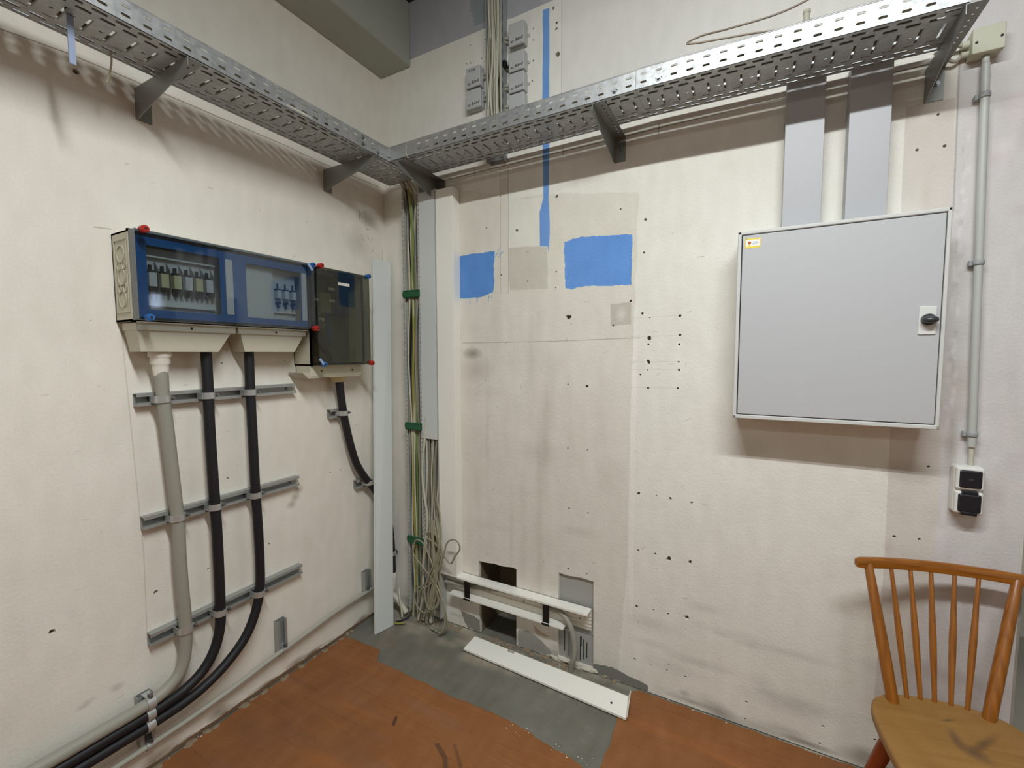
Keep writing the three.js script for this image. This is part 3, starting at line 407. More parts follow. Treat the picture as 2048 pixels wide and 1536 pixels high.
// a window plate in the plane x: outline and windows in (z, y)
const plateX = (x, t, outline, wins) => { const s = poly(outline); wins.forEach(w => hole(s, w)); return ext(s, t).rotateY(-Math.PI / 2).translate(x + t, 0, 0); };
function screwCap(parent, y, z, mat, name, tagged) {
  const s = part(parent, name, [cyl('x', 0.0115, 0.176, y, z, 0.022, 20), cyl('x', 0.0085, 0.188, y, z, 0.005, 20)], mat); part(s, 'slot', cyl('x', 0.004, 0.1905, y, z, 0.003, 8), M.dark);
  if (tagged) part(parent, 'seal_tag', bx(-0.002, 0.002, -0.017, 0.017, -0.006, 0.006, 0.001).rotateX(0.7).translate(0.187, y + tagged * 0.012, z + 0.018), M.tag);
}
{
  const t = thing('fuse_box', 'long wall fuse box with a blue front plate behind a clear cover', 'fuse box'), y0 = 1.612, y1 = 1.902, z0 = 0.603, z1 = 1.252;
  part(t, 'housing', [...shellX(0.0, 0.122, y0, y1, z0, z1, 0.006), bx(0, 0.006, y0, y1, z0, z1), ...frameX(0.112, 0.122, y0 - 0.004, y1 + 0.004, z0 - 0.002, z1 + 0.002, 0.01)], M.beige);
  const kn = []; for (const y of [1.83, 1.757, 1.684]) kn.push(ring(0.026, 0.0022, [0.062, y, z1 + 0.001], 'z')); for (const y of [1.793, 1.72]) kn.push(ring(0.013, 0.0018, [0.045, y, z1 + 0.001], 'z'), ring(0.013, 0.0018, [0.082, y, z1 + 0.001], 'z'));
  kn.push(bx(0.02, 0.022, 1.64, 1.875, z1, z1 + 0.003), bx(0.103, 0.105, 1.64, 1.875, z1, z1 + 0.003), bx(0.02, 0.105, 1.873, 1.875, z1, z1 + 0.003), bx(0.02, 0.105, 1.64, 1.642, z1, z1 + 0.003));
  part(t, 'knockout', kn, M.beige2);
  part(t, 'gasket', frameX(0.1222, 0.127, y0 + 0.004, y1 - 0.004, z0 + 0.006, z1 - 0.004, 0.008), M.dark);
  part(t, 'front_plate', plateX(0.125, 0.004, rect(z0 + 0.014, y0 + 0.014, z1 - 0.014, y1 - 0.014), [rect(0.983, 1.652, 1.21, 1.862), rect(0.648, 1.65, 0.886, 1.86)]), M.bluePlate, 'deep blue plate with two windows');
  part(t, 'module_back', [bx(0.08, 0.084, 1.65, 1.862, 0.98, 1.213), bx(0.098, 0.104, 1.65, 1.86, 0.76, 0.888), bx(0.08, 0.084, 1.65, 1.86, 0.646, 0.762), bx(0.084, 0.1, 1.83, 1.835, 0.985, 1.21), bx(0.084, 0.098, 1.668, 1.672, 0.985, 1.21), bx(0.084, 0.096, 1.68, 1.684, 0.65, 0.76)], M.modGrey);
  for (const [z, m] of [[1.189, 1], [1.154, 0], [1.116, 0], [1.081, 1], [1.047, 0], [1.013, 1]]) {
    const f = part(t, 'fuse', bx(0.086, 0.118, 1.73, 1.777, z - 0.0115, z + 0.0115, 0.002), m ? M.fuseBody2 : M.fuseBody);
    part(f, 'contact_grip', [bx(0.09, 0.108, 1.777, 1.786, z - 0.01, z + 0.01, 0.001), bx(0.092, 0.102, 1.786, 1.804, z - 0.004, z + 0.004, 0.001)], M.gripDark);
    part(f, 'contact_grip', [bx(0.09, 0.108, 1.72, 1.73, z - 0.01, z + 0.01, 0.001), bx(0.092, 0.102, 1.705, 1.72, z - 0.004, z + 0.004, 0.001)], M.gripDark);
    part(t, 'separator', ext(poly([[0.084, 1.69], [0.112, 1.72], [0.112, 1.79], [0.084, 1.82]]), 0.0015).translate(0, 0, z - 0.019), std('#7d7b70', 0.5));
  }
  for (const z of [0.735, 0.7, 0.666]) {
    const f = part(t, 'fuse', bx(0.086, 0.112, 1.74, 1.775, z - 0.009, z + 0.009, 0.002), M.fuseBody2);
    part(f, 'contact_grip', [bx(0.09, 0.106, 1.775, 1.782, z - 0.011, z + 0.011, 0.001), bx(0.094, 0.1, 1.782, 1.805, z - 0.002, z + 0.002)], M.gripDark);
    part(f, 'contact_grip', [bx(0.09, 0.106, 1.718, 1.727, z - 0.008, z + 0.008, 0.001), bx(0.094, 0.1, 1.7, 1.718, z - 0.002, z + 0.003)], M.gripDark);
  }
  part(t, 'label_strip', bx(0.129, 0.1305, 1.655, 1.861, 0.937, 0.963), M.paper); part(t, 'label_strip', bx(0.129, 0.1305, 1.653, 1.86, 0.62, 0.643), M.paper);
  part(t, 'cover', [bx(0.168, 0.1695, y0 + 0.002, y1 - 0.002, z0 + 0.004, z1 + 0.002), ...frameX(0.127, 0.168, y0 + 0.002, y1 - 0.002, z0 + 0.004, z1 + 0.002, 0.0015)], M.paneClear, 'clear smoky cover');
  screwCap(t, 1.9, 1.232, M.red, 'cover_screw'); screwCap(t, 1.622, 1.23, M.blueCap, 'cover_screw'); screwCap(t, 1.893, 0.622, M.blueCap, 'cover_screw', -1); screwCap(t, 1.618, 0.614, M.red, 'cover_screw');
  part(t, 'cable_flange', [bx(0.012, 0.114, 1.583, 1.609, 0.925, 1.242, 0.003), frustum([0.02, 0.1, 1.513, 0.985, 1.228], [0.016, 0.108, 1.584, 0.942, 1.238])], M.beige); part(t, 'cable_flange', [bx(0.012, 0.114, 1.583, 1.609, 0.618, 0.915, 0.003), frustum([0.02, 0.1, 1.514, 0.668, 0.886], [0.016, 0.108, 1.584, 0.628, 0.904])], M.beige);
  for (const z of [1.08, 0.76]) part(t, 'flange_screw', cyl('x', 0.004, 0.115, 1.596, z, 0.003, 10), M.dark);
  const prof = [[0.036, 0], [0.038, 0.016], [0.031, 0.02], [0.032, 0.042], [0.027, 0.046], [0.0265, 0.062], [0.0232, 0.086]].map(([r, h]) => new THREE.Vector2(r * 0.92, -h));
  part(t, 'conduit_gland', new THREE.LatheGeometry(prof, 24).translate(0.055, 1.514, 1.156), M.white2);
}
{
  const t = thing('switch_box', 'dark smoky-covered switch box at the end of the fuse box', 'switch box'), y0 = 1.452, y1 = 1.898, z0 = 0.287, z1 = 0.6;
  part(t, 'housing', [...shellX(0, 0.122, y0, y1, z0, z1, 0.006), ...frameX(0.112, 0.122, y0 - 0.003, y1 + 0.003, z0 - 0.003, z1, 0.009), bx(0, 0.006, y0, y1, z0, z1)], M.beige);
  part(t, 'back_board', bx(0.0062, 0.02, y0 + 0.006, y1 - 0.006, z0 + 0.006, z1 - 0.006), std('#6a6a5e', 0.7));
  for (const q of [[0.02, 0.07, 1.70, 1.8, 0.44, 0.5, 0.003], [0.02, 0.06, 1.72, 1.76, 0.52, 0.58, 0.003], [0.02, 0.06, 1.63, 1.67, 0.47, 0.57, 0.003]]) part(t, 'terminal_block', bx(...q), M.terminal);
  for (const [y, z] of [[1.815, 0.437], [1.758, 0.437], [1.665, 0.5], [1.665, 0.56], [1.755, 0.56], [1.756, 0.53]]) part(t, 'terminal_marker', bx(0.07, 0.073, y, y + 0.012, z - 0.016, z + 0.016), M.paper);
  part(t, 'busbar_cover', bx(0.02, 0.09, 1.69, 1.88, 0.35, 0.42, 0.004), std('#172c52', 0.4));
  part(t, 'cable_core', tube([[0.05, 1.45, 0.43], [0.06, 1.5, 0.46], [0.09, 1.56, 0.54], [0.1, 1.7, 0.572], [0.1, 1.88, 0.575]], 0.011, 40), M.black);
  part(t, 'cable_core', tube([[0.05, 1.45, 0.43], [0.06, 1.52, 0.45], [0.07, 1.62, 0.5], [0.06, 1.7, 0.51]], 0.009, 40), std('#55524a', 0.5));
  part(t, 'cable_core', tube([[0.05, 1.45, 0.43], [0.06, 1.55, 0.45], [0.06, 1.64, 0.452], [0.06, 1.7, 0.46]], 0.008, 40), std('#1f4f8e', 0.45), 'blue insulated core');
  part(t, 'gasket', frameX(0.1222, 0.127, y0 + 0.004, y1 - 0.004, z0 + 0.004, z1 - 0.005, 0.009), M.dark);
  part(t, 'cover', [bx(0.168, 0.1695, y0 + 0.002, y1 - 0.002, z0 + 0.002, z1 - 0.004), ...frameX(0.127, 0.168, y0 + 0.002, y1 - 0.002, z0 + 0.002, z1 - 0.004, 0.0015)], M.paneDark, 'dark smoky cover');
  part(t, 'cover_label', bx(0.1696, 0.1705, 1.827, 1.84, 0.415, 0.481), M.paper);
  screwCap(t, 1.898, 0.58, M.red, 'cover_screw'); screwCap(t, 1.893, 0.302, M.blueCap, 'cover_screw'); screwCap(t, 1.459, 0.292, M.red, 'cover_screw'); screwCap(t, 1.458, 0.578, M.blueCap, 'cover_screw', 1);
  part(t, 'cable_flange', [bx(0.012, 0.112, 1.4, 1.45, 0.3, 0.6, 0.003), frustum([0.014, 0.11, 1.394, 0.31, 0.61], [0.01, 0.112, 1.42, 0.3, 0.64])], M.beige); for (const z of [0.36, 0.54]) part(t, 'flange_screw', cyl('x', 0.004, 0.113, 1.426, z, 0.003, 10), M.dark);
  part(t, 'cable_gland', new THREE.LatheGeometry([[0.044, 0], [0.042, 0.008], [0.028, 0.03], [0.02, 0.032]].map(([r, h]) => new THREE.Vector2(r, -h)), 24).translate(0.05, 1.396, 0.395), M.gland);
}

// ---------------------------------------------------------------- supply cables on the left wall, rails and clamps
const zy = (list, x) => list.map(([y, z]) => [x, y, z]);
const CX = 0.058;
single('grey_conduit', 'thick grey conduit bending down from the fuse box to the left', 'conduit', tube([...zy([[1.505, 1.155], [1.44, 1.156], [1.355, 1.155], [1.21, 1.146], [1.0, 1.135], [0.894, 1.13], [0.743, 1.13], [0.626, 1.127], [0.508, 1.124], [0.411, 1.128], [0.363, 1.137], [0.324, 1.156], [0.295, 1.197], [0.283, 1.247], [0.28, 1.3], [0.28, 1.4], [0.28, 1.6], [0.28, 2.6]], CX)], 0.0205, 140, 16), M.conduit);
single('black_cable', 'thick black cable beside the grey conduit, middle of the three', 'cable', tube([...zy([[1.53, 1.008], [1.366, 1.007], [1.249, 1.008], [1.092, 1.006], [0.939, 1.003], [0.809, 1.0], [0.646, 1.0], [0.505, 1.001], [0.448, 1.003], [0.387, 1.014], [0.329, 1.039], [0.283, 1.08], [0.254, 1.142], [0.246, 1.203], [0.243, 1.249], [0.243, 1.357], [0.242, 1.6], [0.242, 2.6]], CX)], 0.0185, 140, 16), M.black);
single('black_cable', 'thick black cable furthest from the grey conduit, lowest in the bend', 'cable', tube([...zy([[1.53, 0.845], [1.354, 0.846], [1.185, 0.844], [0.944, 0.842], [0.795, 0.838], [0.616, 0.836], [0.495, 0.842], [0.4, 0.868], [0.322, 0.914], [0.257, 0.996], [0.221, 1.078], [0.208, 1.148], [0.204, 1.217], [0.203, 1.255], [0.204, 1.349], [0.205, 1.6], [0.205, 2.6]], CX)], 0.0185, 140, 16), M.black);
single('thin_conduit', 'thin grey conduit running just above the floor along the left wall', 'conduit', tube(zy([[0.105, 2.6], [0.108, 1.6], [0.109, 1.342], [0.11, 1.23], [0.112, 1.112], [0.122, 0.959], [0.144, 0.779], [0.155, 0.647], [0.176, 0.425], [0.179, 0.239], [0.181, 0.12], [0.182, 0.04]], 0.03), 0.0105, 100, 12), M.thinPipe);
{
  const t = thing('black_cable', 'black cable curving down from the dark switch box behind the leaning strip', 'cable');
  part(t, 'sheath', tube([[0.05, 1.39, 0.392], [0.05, 1.287, 0.381], [0.05, 1.186, 0.366], [0.05, 1.091, 0.345], [0.05, 1.002, 0.321], [0.05, 0.917, 0.29], [0.05, 0.827, 0.232], [0.05, 0.774, 0.189], [0.048, 0.66, 0.115], [0.048, 0.5, 0.06], [0.047, 0.37, 0.045], [0.047, 0.25, 0.042], [0.047, 0.19, 0.042]], 0.0195, 100, 16), M.black);
  part(t, 'tape_end', [bar([0.047, 0.215, 0.042], [0.05, 0.09, 0.05], [0.021, 0.0215, 0.02, 0.014])], M.white2, 'white taped cable end');
}
// C-profile rail along z
function railGeo(len) {
  const s = poly([[0, 0], [0.03, 0], [0.03, 0.012], [0.0275, 0.012], [0.0275, 0.003], [0.003, 0.003], [0.003, 0.042], [0.0275, 0.042], [0.0275, 0.033], [0.03, 0.033], [0.03, 0.045], [0, 0.045]]);
  return ext(s, len);
}
const clampGeo = (r) => {                // saddle round a cable at the origin, cable along y, wall towards -x
  const g = []; const s = new THREE.Shape(); s.absarc(0, 0, r + 0.004, -Math.PI * 0.55, Math.PI * 0.55, false); s.absarc(0, 0, r + 0.001, Math.PI * 0.55, -Math.PI * 0.55, true);
  g.push(ext(s, 0.024, { curveSegments: 14 }).rotateX(-Math.PI / 2).translate(0, -0.012, 0));
  for (const k of [-1, 1]) g.push(bx(-0.034, 0.004, -0.012, 0.012, k * (r + 0.0035) - 0.0015, k * (r + 0.0035) + 0.0015));
  return g;
};
function clamp(label, pos, r, along = 'y', side = -1) {
  const t = thing('cable_clamp', label, 'cable clamp', pos); const g = mg(clampGeo(r)), b = mg([bx(0.0, 0.008, -0.007, 0.007, side * (r + 0.006) - 0.009, side * (r + 0.006) + 0.009, 0.001), cyl('x', 0.005, 0.012, 0, side * (r + 0.009), 0.01, 8)]);
  if (along === 'z') { g.rotateX(Math.PI / 2); b.rotateX(Math.PI / 2); }
  part(t, 'saddle', g, M.steel); part(t, 'screw', b, M.bolt); return t;
}
const railNames = ['top', 'middle', 'lowest'], railY = [1.324, 0.889, 0.462];
railY.forEach((y, i) => {
  const t = thing('mounting_rail', ['slotted steel rail crossing the three cables, nearest the fuse box', 'slotted steel rail crossing the three cables at mid height', 'slotted steel rail crossing the three cables, lowest of the three'][i], 'mounting rail', [0, y, 0.616]);
  part(t, 'profile', uvm(railGeo(0.604)), M.railSteel); for (const z of [0.03, 0.24, 0.56]) part(t, 'screw', [cyl('x', 0.006, 0.005, 0.0225, z, 0.004, 10), cyl('x', 0.0035, 0.008, 0.0225, z, 0.004, 6)], M.bolt);
});
const cabs = [['the grey conduit', 0.0205, [1.1565, 1.1305, 1.124]], ['the middle black cable', 0.0185, [1.007, 1.0025, 1.001]], ['the black cable furthest from the grey conduit', 0.0185, [0.8455, 0.841, 0.844]]];
cabs.forEach(([n, r, zs]) => zs.forEach((z, i) => clamp(`shiny clamp holding ${n} on the ${railNames[i]} rail`, [CX, railY[i] + 0.0225, z], r)));
clamp('clamp on a short rail under the dark switch box, holding its black cable', [0.05, 1.203, 0.369], 0.0195);
clamp('clamp where the curved black cable meets the leaning strip', [0.05, 0.8, 0.21], 0.0195);
clamp('clamp low in the room corner, holding the black cable above its taped end', [0.047, 0.335, 0.043], 0.0195);
[['short rail piece below the dark switch box', 1.203, 0.355, 0.09], ['short rail piece behind the leaning strip, under the curved black cable', 0.8, 0.2, 0.09]].forEach(([l, y, z, n]) => { const t = thing('rail_piece', l, 'mounting rail', [0, y - 0.0225, z - 0.015]); part(t, 'profile', railGeo(n), M.railSteel); });
[['short upright rail holding the thin conduit, nearer the bent cables', 0.13, 0.29, 0.728], ['short upright rail holding the thin conduit, beside the leaning strip', 0.165, 0.293, 0.214]].forEach(([l, y, y1, z]) => { const t = thing('rail_piece', l, 'mounting rail', [0, y, z + 0.0225]); part(t, 'profile', railGeo(y1 - y).rotateX(-Math.PI / 2), M.railSteel); });
clamp('small clamp on the thin conduit below the nearer upright rail', [0.03, 0.149, 0.722], 0.0105, 'z');
clamp('small clamp on the thin conduit beside the leaning strip', [0.03, 0.1792, 0.225], 0.0105, 'z');
{ const t = thing('rail_piece', 'upright rail behind the stacked cables at the lower left', 'mounting rail', [0, 0.12, 1.268]); part(t, 'profile', railGeo(0.18).rotateX(-Math.PI / 2), M.railSteel); }
clamp('topmost clamp of the lower left stack, round the grey conduit', [CX, 0.2825, 1.245], 0.0205, 'z'); clamp('second clamp of the lower left stack, round the upper black cable', [CX, 0.243, 1.247], 0.0185, 'z'); clamp('third clamp of the lower left stack, round the lower black cable', [CX, 0.2035, 1.249], 0.0185, 'z'); clamp('small bottom clamp of the lower left stack, round the thin conduit', [0.03, 0.1098, 1.24], 0.0105, 'z');

// ---------------------------------------------------------------- corner: leaning strip, open wiring ducts, cables
const plate4 = (A, B, C, D, t) => {       // flat strip through four corners with a thickness along its normal
  const a = V(...A), b = V(...B), c = V(...C), d = V(...D), n = b.clone().sub(a).cross(d.clone().sub(a)).normalize().multiplyScalar(t);
  const q = [a, b, c, d], p = q.map(k => k.clone().add(n)), pos = []; const quad = (i, j, k, l) => pos.push(i, j, k, i, k, l);
  quad(...p); quad(q[3], q[2], q[1], q[0]); for (let i = 0; i < 4; i++) { const j = (i + 1) % 4; quad(q[i], q[j], p[j], p[i]); }
  const g = new THREE.BufferGeometry().setFromPoints(pos); g.setAttribute('uv', new THREE.BufferAttribute(new Float32Array(pos.length * 2), 2)); g.computeVertexNormals(); return g;
};
single('trunking_lid', 'long grey trunking lid leaning upright in the room corner', 'trunking lid', [plate4([0.148, 0, 0.279], [0.172, 0, 0.176], [0.05, 2.025, 0.013], [0.014, 2.035, 0.102], 0.002), plate4([0.148, 0, 0.279], [0.014, 2.035, 0.102], [0.009, 2.035, 0.104], [0.14, 0, 0.281], 0.003), plate4([0.172, 0, 0.176], [0.164, 0, 0.174], [0.044, 2.025, 0.011], [0.05, 2.025, 0.013], 0.003)], M.board);
const DZ = 0.06;
function openDuct(name, label, x0, x1, y0, y1, leftLip, rightLip) {
  const t = thing(name, label, 'wiring duct', [0, 0, 0]);
  part(t, 'back', bx(x0, x1, y0, y1, 0.0005, 0.003), M.pvcGrey);
  const lip = () => { const P = 0.025, n = Math.floor((y1 - y0) / P), s = poly(rect(0, 0, 0.011, P)); hole(s, slotPts(0, 0, 0.014, 0.0042).map(([a, b]) => [0.0065 + b, P / 2 + a])); const g = ext(s, 0.0015), out = []; for (let i = 0; i < n; i++) out.push(g.clone().translate(0, y0 + i * P, 0)); return out; };
  part(t, 'side_wall', [bx(x0, x0 + 0.002, y0, y1, 0.003, DZ), ...(leftLip ? lip().map(g => g.translate(x0, 0, DZ - 0.0015)) : [])], M.pvcGrey);
  part(t, 'side_wall', [bx(x1 - 0.002, x1, y0, y1, 0.003, DZ), ...(rightLip ? lip().map(g => g.translate(x1 - 0.012, 0, DZ - 0.0015)) : [])], M.pvcGrey);
  return t;
}
openDuct('wiring_duct', 'open grey slotted wiring duct nearest the room corner', 0.189, 0.306, 0.03, 2.41, true, true);
openDuct('wiring_duct', 'grey wiring duct beside the white post, open below its lid', 0.308, 0.413, 0.04, 2.36, true, false);
single('trunking_lid', 'grey lid closing the upper half of the wiring duct beside the post', 'duct lid', [bx(0.307, 0.409, 1.045, 2.352, DZ + 0.001, DZ + 0.004, 0.001), bx(0.307, 0.309, 1.045, 2.352, DZ - 0.006, DZ + 0.002), bx(0.407, 0.409, 1.045, 2.352, DZ - 0.006, DZ + 0.002)], M.lidGrey);
single('cable_post', 'cream vertical trunking post from the floor trunking to the tray', 'trunking', [bx(0.416, 0.526, 0.305, 2.35, 0.0005, DZ, 0.0015)], M.white);
[[1.83, 'topmost'], [1.105, 'middle'], [0.457, 'lowest']].forEach(([y, n]) => { const t = thing('cable_clip', `dark green cable clip across the open wiring duct, ${n} of three`, 'cable clip', [0.247, y, DZ]); part(t, 'bridge', [bx(-0.056, 0.056, -0.021, 0.021, 0.001, 0.007, 0.002), bx(-0.056, 0.056, -0.017, -0.013, 0.006, 0.01, 0.001), bx(-0.056, 0.056, 0.013, 0.017, 0.006, 0.01, 0.001), bx(-0.063, -0.054, -0.012, 0.012, -0.012, 0.006, 0.002), bx(0.054, 0.059, -0.012, 0.012, -0.012, 0.006, 0.002)], M.clipGreen); });
{
  const mats = [M.cable, M.cable3, M.cable2, M.cable4, M.cable, M.cable2, M.cable3, M.cable, M.cable4, M.cable2, M.cable];
  for (let i = 0; i < 11; i++) {          // nearest duct
    const x = 0.203 + i * 0.0088, w = () => rr(-0.008, 0.008), z = 0.036 + 0.016 * ((i * 7) % 3) / 2;
    single('duct_cable', 'pale cable running down in the duct nearest the corner', 'cable', tube([[0.215 + i * 0.005, 2.45, 0.1 + rr(0, 0.06)], [x + w(), 2.36, 0.05], [x + w(), 2.15, z], [x + w(), 1.83, z], [x + w(), 1.5, z + rr(-0.005, 0.012)], [x + w(), 1.105, z], [x + w(), 0.8, z], [x + w(), 0.457, z], [x + w(), 0.2, z], [x + w(), 0.0, z + rr(0, 0.02)]], rr(0.0038, 0.006), 90, 7), mats[i], 'cables in the duct nearest the corner');
  }
  single('earth_wire', 'green and yellow wire in the duct nearest the corner', 'wire', tube([[0.24, 2.4, 0.06], [0.247, 2.2, 0.05], [0.252, 2.05, 0.052], [0.243, 1.92, 0.05], [0.244, 1.83, 0.049], [0.249, 1.6, 0.052], [0.242, 1.35, 0.055], [0.238, 1.105, 0.05], [0.232, 0.85, 0.052], [0.231, 0.6, 0.052], [0.236, 0.457, 0.05], [0.23, 0.2, 0.05], [0.21, 0.01, 0.06]], 0.0062, 110, 8), M.yg);
  single('green_wire', 'bright green wire beside the yellow one in the corner duct', 'wire', tube([[0.25, 2.36, 0.058], [0.258, 2.2, 0.055], [0.262, 2.1, 0.056], [0.255, 1.98, 0.056], [0.251, 1.88, 0.05], [0.253, 1.6, 0.042], [0.25, 1.105, 0.042], [0.245, 0.457, 0.042], [0.24, 0.1, 0.04]], 0.0048, 100, 8), M.green);
  single('dark_wire', 'black wire at the left edge of the corner duct', 'wire', tube([[0.225, 2.4, 0.07], [0.232, 2.25, 0.055], [0.226, 2.05, 0.05], [0.232, 1.83, 0.045], [0.215, 1.4, 0.045], [0.222, 1.105, 0.05], [0.219, 0.9, 0.05], [0.217, 0.6, 0.048], [0.23, 0.457, 0.045], [0.214, 0.25, 0.052], [0.213, 0.05, 0.052], [0.2, 0.006, 0.1], [0.17, 0.005, 0.15]], 0.0046, 100, 7), M.blackTape);
  for (let i = 0; i < 14; i++) {          // beside the post, hanging out below the lid
    const x = 0.318 + i * 0.0062, w = () => rr(-0.009, 0.009), z = 0.02 + 0.024 * (i % 3) / 2;
    single('duct_cable', 'pale cable hanging out below the duct lid', 'cable', tube([[x, 2.3, z], [x, 1.3, z], [x + w(), 1.045, z + 0.005], [x + w(), 0.85, z + 0.014], [x + w(), 0.66, z + 0.018], [x + w() * 2, 0.5, z + 0.03], [x + w() * 2 - 0.01, 0.35, z + 0.03], [x + w() * 2 - 0.02, 0.18, z + 0.03], [x + w() * 2 - 0.03, 0.02, z + 0.05]], rr(0.0036, 0.0058), 80, 7), mats[(i + 3) % 11], 'cables hanging out below the duct lid');
  }
  single('duct_cable', 'thicker white cable crossing the two corner ducts below the lid', 'cable', tube([[0.335, 1.3, 0.05], [0.326, 1.03, 0.066], [0.316, 0.93, 0.072], [0.314, 0.82, 0.074], [0.33, 0.72, 0.078], [0.345, 0.63, 0.078], [0.342, 0.54, 0.078], [0.32, 0.44, 0.075], [0.305, 0.33, 0.07], [0.3, 0.1, 0.07]], 0.0068, 90, 8), M.cable2);
  // bundle of loops in front of the ducts
  const cg = [], loop = (pts, r) => cg.push(tube(pts, r, pts.length * 9, 7));
  loop([[0.335, 0.5, 0.09], [0.39, 0.48, 0.1], [0.44, 0.43, 0.11], [0.47, 0.4, 0.11], [0.5, 0.45, 0.125], [0.53, 0.51, 0.13], [0.51, 0.545, 0.13], [0.465, 0.52, 0.12], [0.44, 0.43, 0.12], [0.415, 0.33, 0.11], [0.43, 0.2, 0.12], [0.455, 0.08, 0.12], [0.43, 0.01, 0.12], [0.36, 0.005, 0.11]], 0.0038);
  loop([[0.3, 0.31, 0.09], [0.35, 0.3, 0.1], [0.4, 0.27, 0.12], [0.44, 0.19, 0.13], [0.452, 0.1, 0.13], [0.44, 0.03, 0.14], [0.42, 0.004, 0.13]], 0.0042);
  loop([[0.265, 0.44, 0.09], [0.28, 0.475, 0.095], [0.32, 0.47, 0.1], [0.36, 0.41, 0.11], [0.4, 0.33, 0.12], [0.42, 0.24, 0.12], [0.4, 0.14, 0.12], [0.36, 0.12, 0.12], [0.34, 0.2, 0.12], [0.36, 0.3, 0.12], [0.4, 0.4, 0.12], [0.42, 0.5, 0.12], [0.4, 0.56, 0.1], [0.38, 0.62, 0.08]], 0.004);
  loop([[0.265, 0.44, 0.09], [0.262, 0.39, 0.092], [0.3, 0.35, 0.1], [0.36, 0.3, 0.11], [0.4, 0.25, 0.12], [0.385, 0.15, 0.12], [0.33, 0.08, 0.11], [0.28, 0.1, 0.1], [0.275, 0.18, 0.1], [0.32, 0.23, 0.1], [0.37, 0.27, 0.11]], 0.0038);
  loop([[0.39, 0.7, 0.075], [0.415, 0.62, 0.1], [0.425, 0.52, 0.115], [0.41, 0.42, 0.12], [0.385, 0.33, 0.12], [0.36, 0.24, 0.115], [0.355, 0.17, 0.115], [0.38, 0.13, 0.12], [0.41, 0.18, 0.12], [0.4, 0.28, 0.12], [0.41, 0.38, 0.12], [0.43, 0.46, 0.12]], 0.0042);
  loop([[0.33, 0.52, 0.085], [0.37, 0.54, 0.095], [0.42, 0.5, 0.11], [0.43, 0.42, 0.12], [0.41, 0.34, 0.122], [0.37, 0.26, 0.12], [0.31, 0.2, 0.11], [0.29, 0.12, 0.1]], 0.0042);
  for (let i = 0; i < 6; i++) loop([[0.37 + rr(-0.02, 0.03), 0.6, 0.085], [0.395 + rr(-0.02, 0.02), 0.46, 0.11], [0.4 + rr(-0.008, 0.008), 0.33, 0.12], [0.38 + rr(-0.02, 0.02), 0.22, 0.12], [0.36 + rr(-0.02, 0.03), 0.1, 0.115]], 0.004);
  single('cable_coil', 'tangled coil of thin pale cable hanging beside the white post', 'cable coil', mg(cg).translate(-0.385, 0, 0).scale(1.28, 1, 1).translate(0.413, 0.005, 0), M.coil);
  single('conduit_elbow', 'pale plastic conduit lying at the foot of the room corner', 'pipe', tube([[0.06, 0.12, 0.09], [0.1, 0.1, 0.08], [0.15, 0.06, 0.08], [0.19, 0.028, 0.085]], 0.0155, 24, 12), M.cable2);
  single('conduit_elbow', 'thin pale pipe rising from the floor beside the corner duct', 'pipe', tube([[0.125, 0.15, 0.07], [0.145, 0.11, 0.09], [0.165, 0.06, 0.1], [0.175, 0.01, 0.105]], 0.006, 24, 10), M.cable2);
  single('bare_wire', 'short yellow wire end on the concrete at the room corner', 'wire', tube([[0.175, 0.006, 0.165], [0.2, 0.007, 0.155], [0.225, 0.009, 0.14]], 0.0055), M.yg);
}
// riser above the tray
{
  const t = thing('riser_channel', 'grey upright cable channel above the tray, full of pale cables', 'wiring duct');
  part(t, 'back', bx(0.722, 0.813, 2.43, CH - 0.002, 0.0005, 0.003), M.pvcGrey2); part(t, 'side_wall', bx(0.722, 0.7245, 2.43, CH - 0.002, 0.003, 0.05), M.pvcGrey2); part(t, 'side_wall', [bx(0.803, 0.813, 2.43, CH - 0.002, 0.045, 0.048), bx(0.811, 0.813, 2.43, CH - 0.002, 0.003, 0.048)], M.pvcGrey2);
  const mats = [M.cable2, M.cable, M.cable2, M.cable3, M.cable, M.cable2, M.cable3, M.cable2, M.cable];
  for (let i = 0; i < 14; i++) { const x = 0.731 + i * 0.0054, w = () => rr(-0.006, 0.006); single('riser_cable', 'pale cable in the upright channel above the tray', 'cable', tube([[x, CH - 0.005, 0.036 + (i % 3) * 0.01], [x + w(), 3.1, 0.03 + (i % 3) * 0.012], [x + w(), 2.9, 0.03 + (i % 2) * 0.02], [x + w(), 2.75, 0.035 + (i % 3) * 0.012], [x + w(), 2.6, 0.04 + (i % 3) * 0.01], [x + w(), 2.5, 0.08], [x + w(), 2.432, 0.15 + i * 0.008]], rr(0.0046, 0.0064), 60, 8), mats[i % 9], 'cables in the upright channel'); }
}
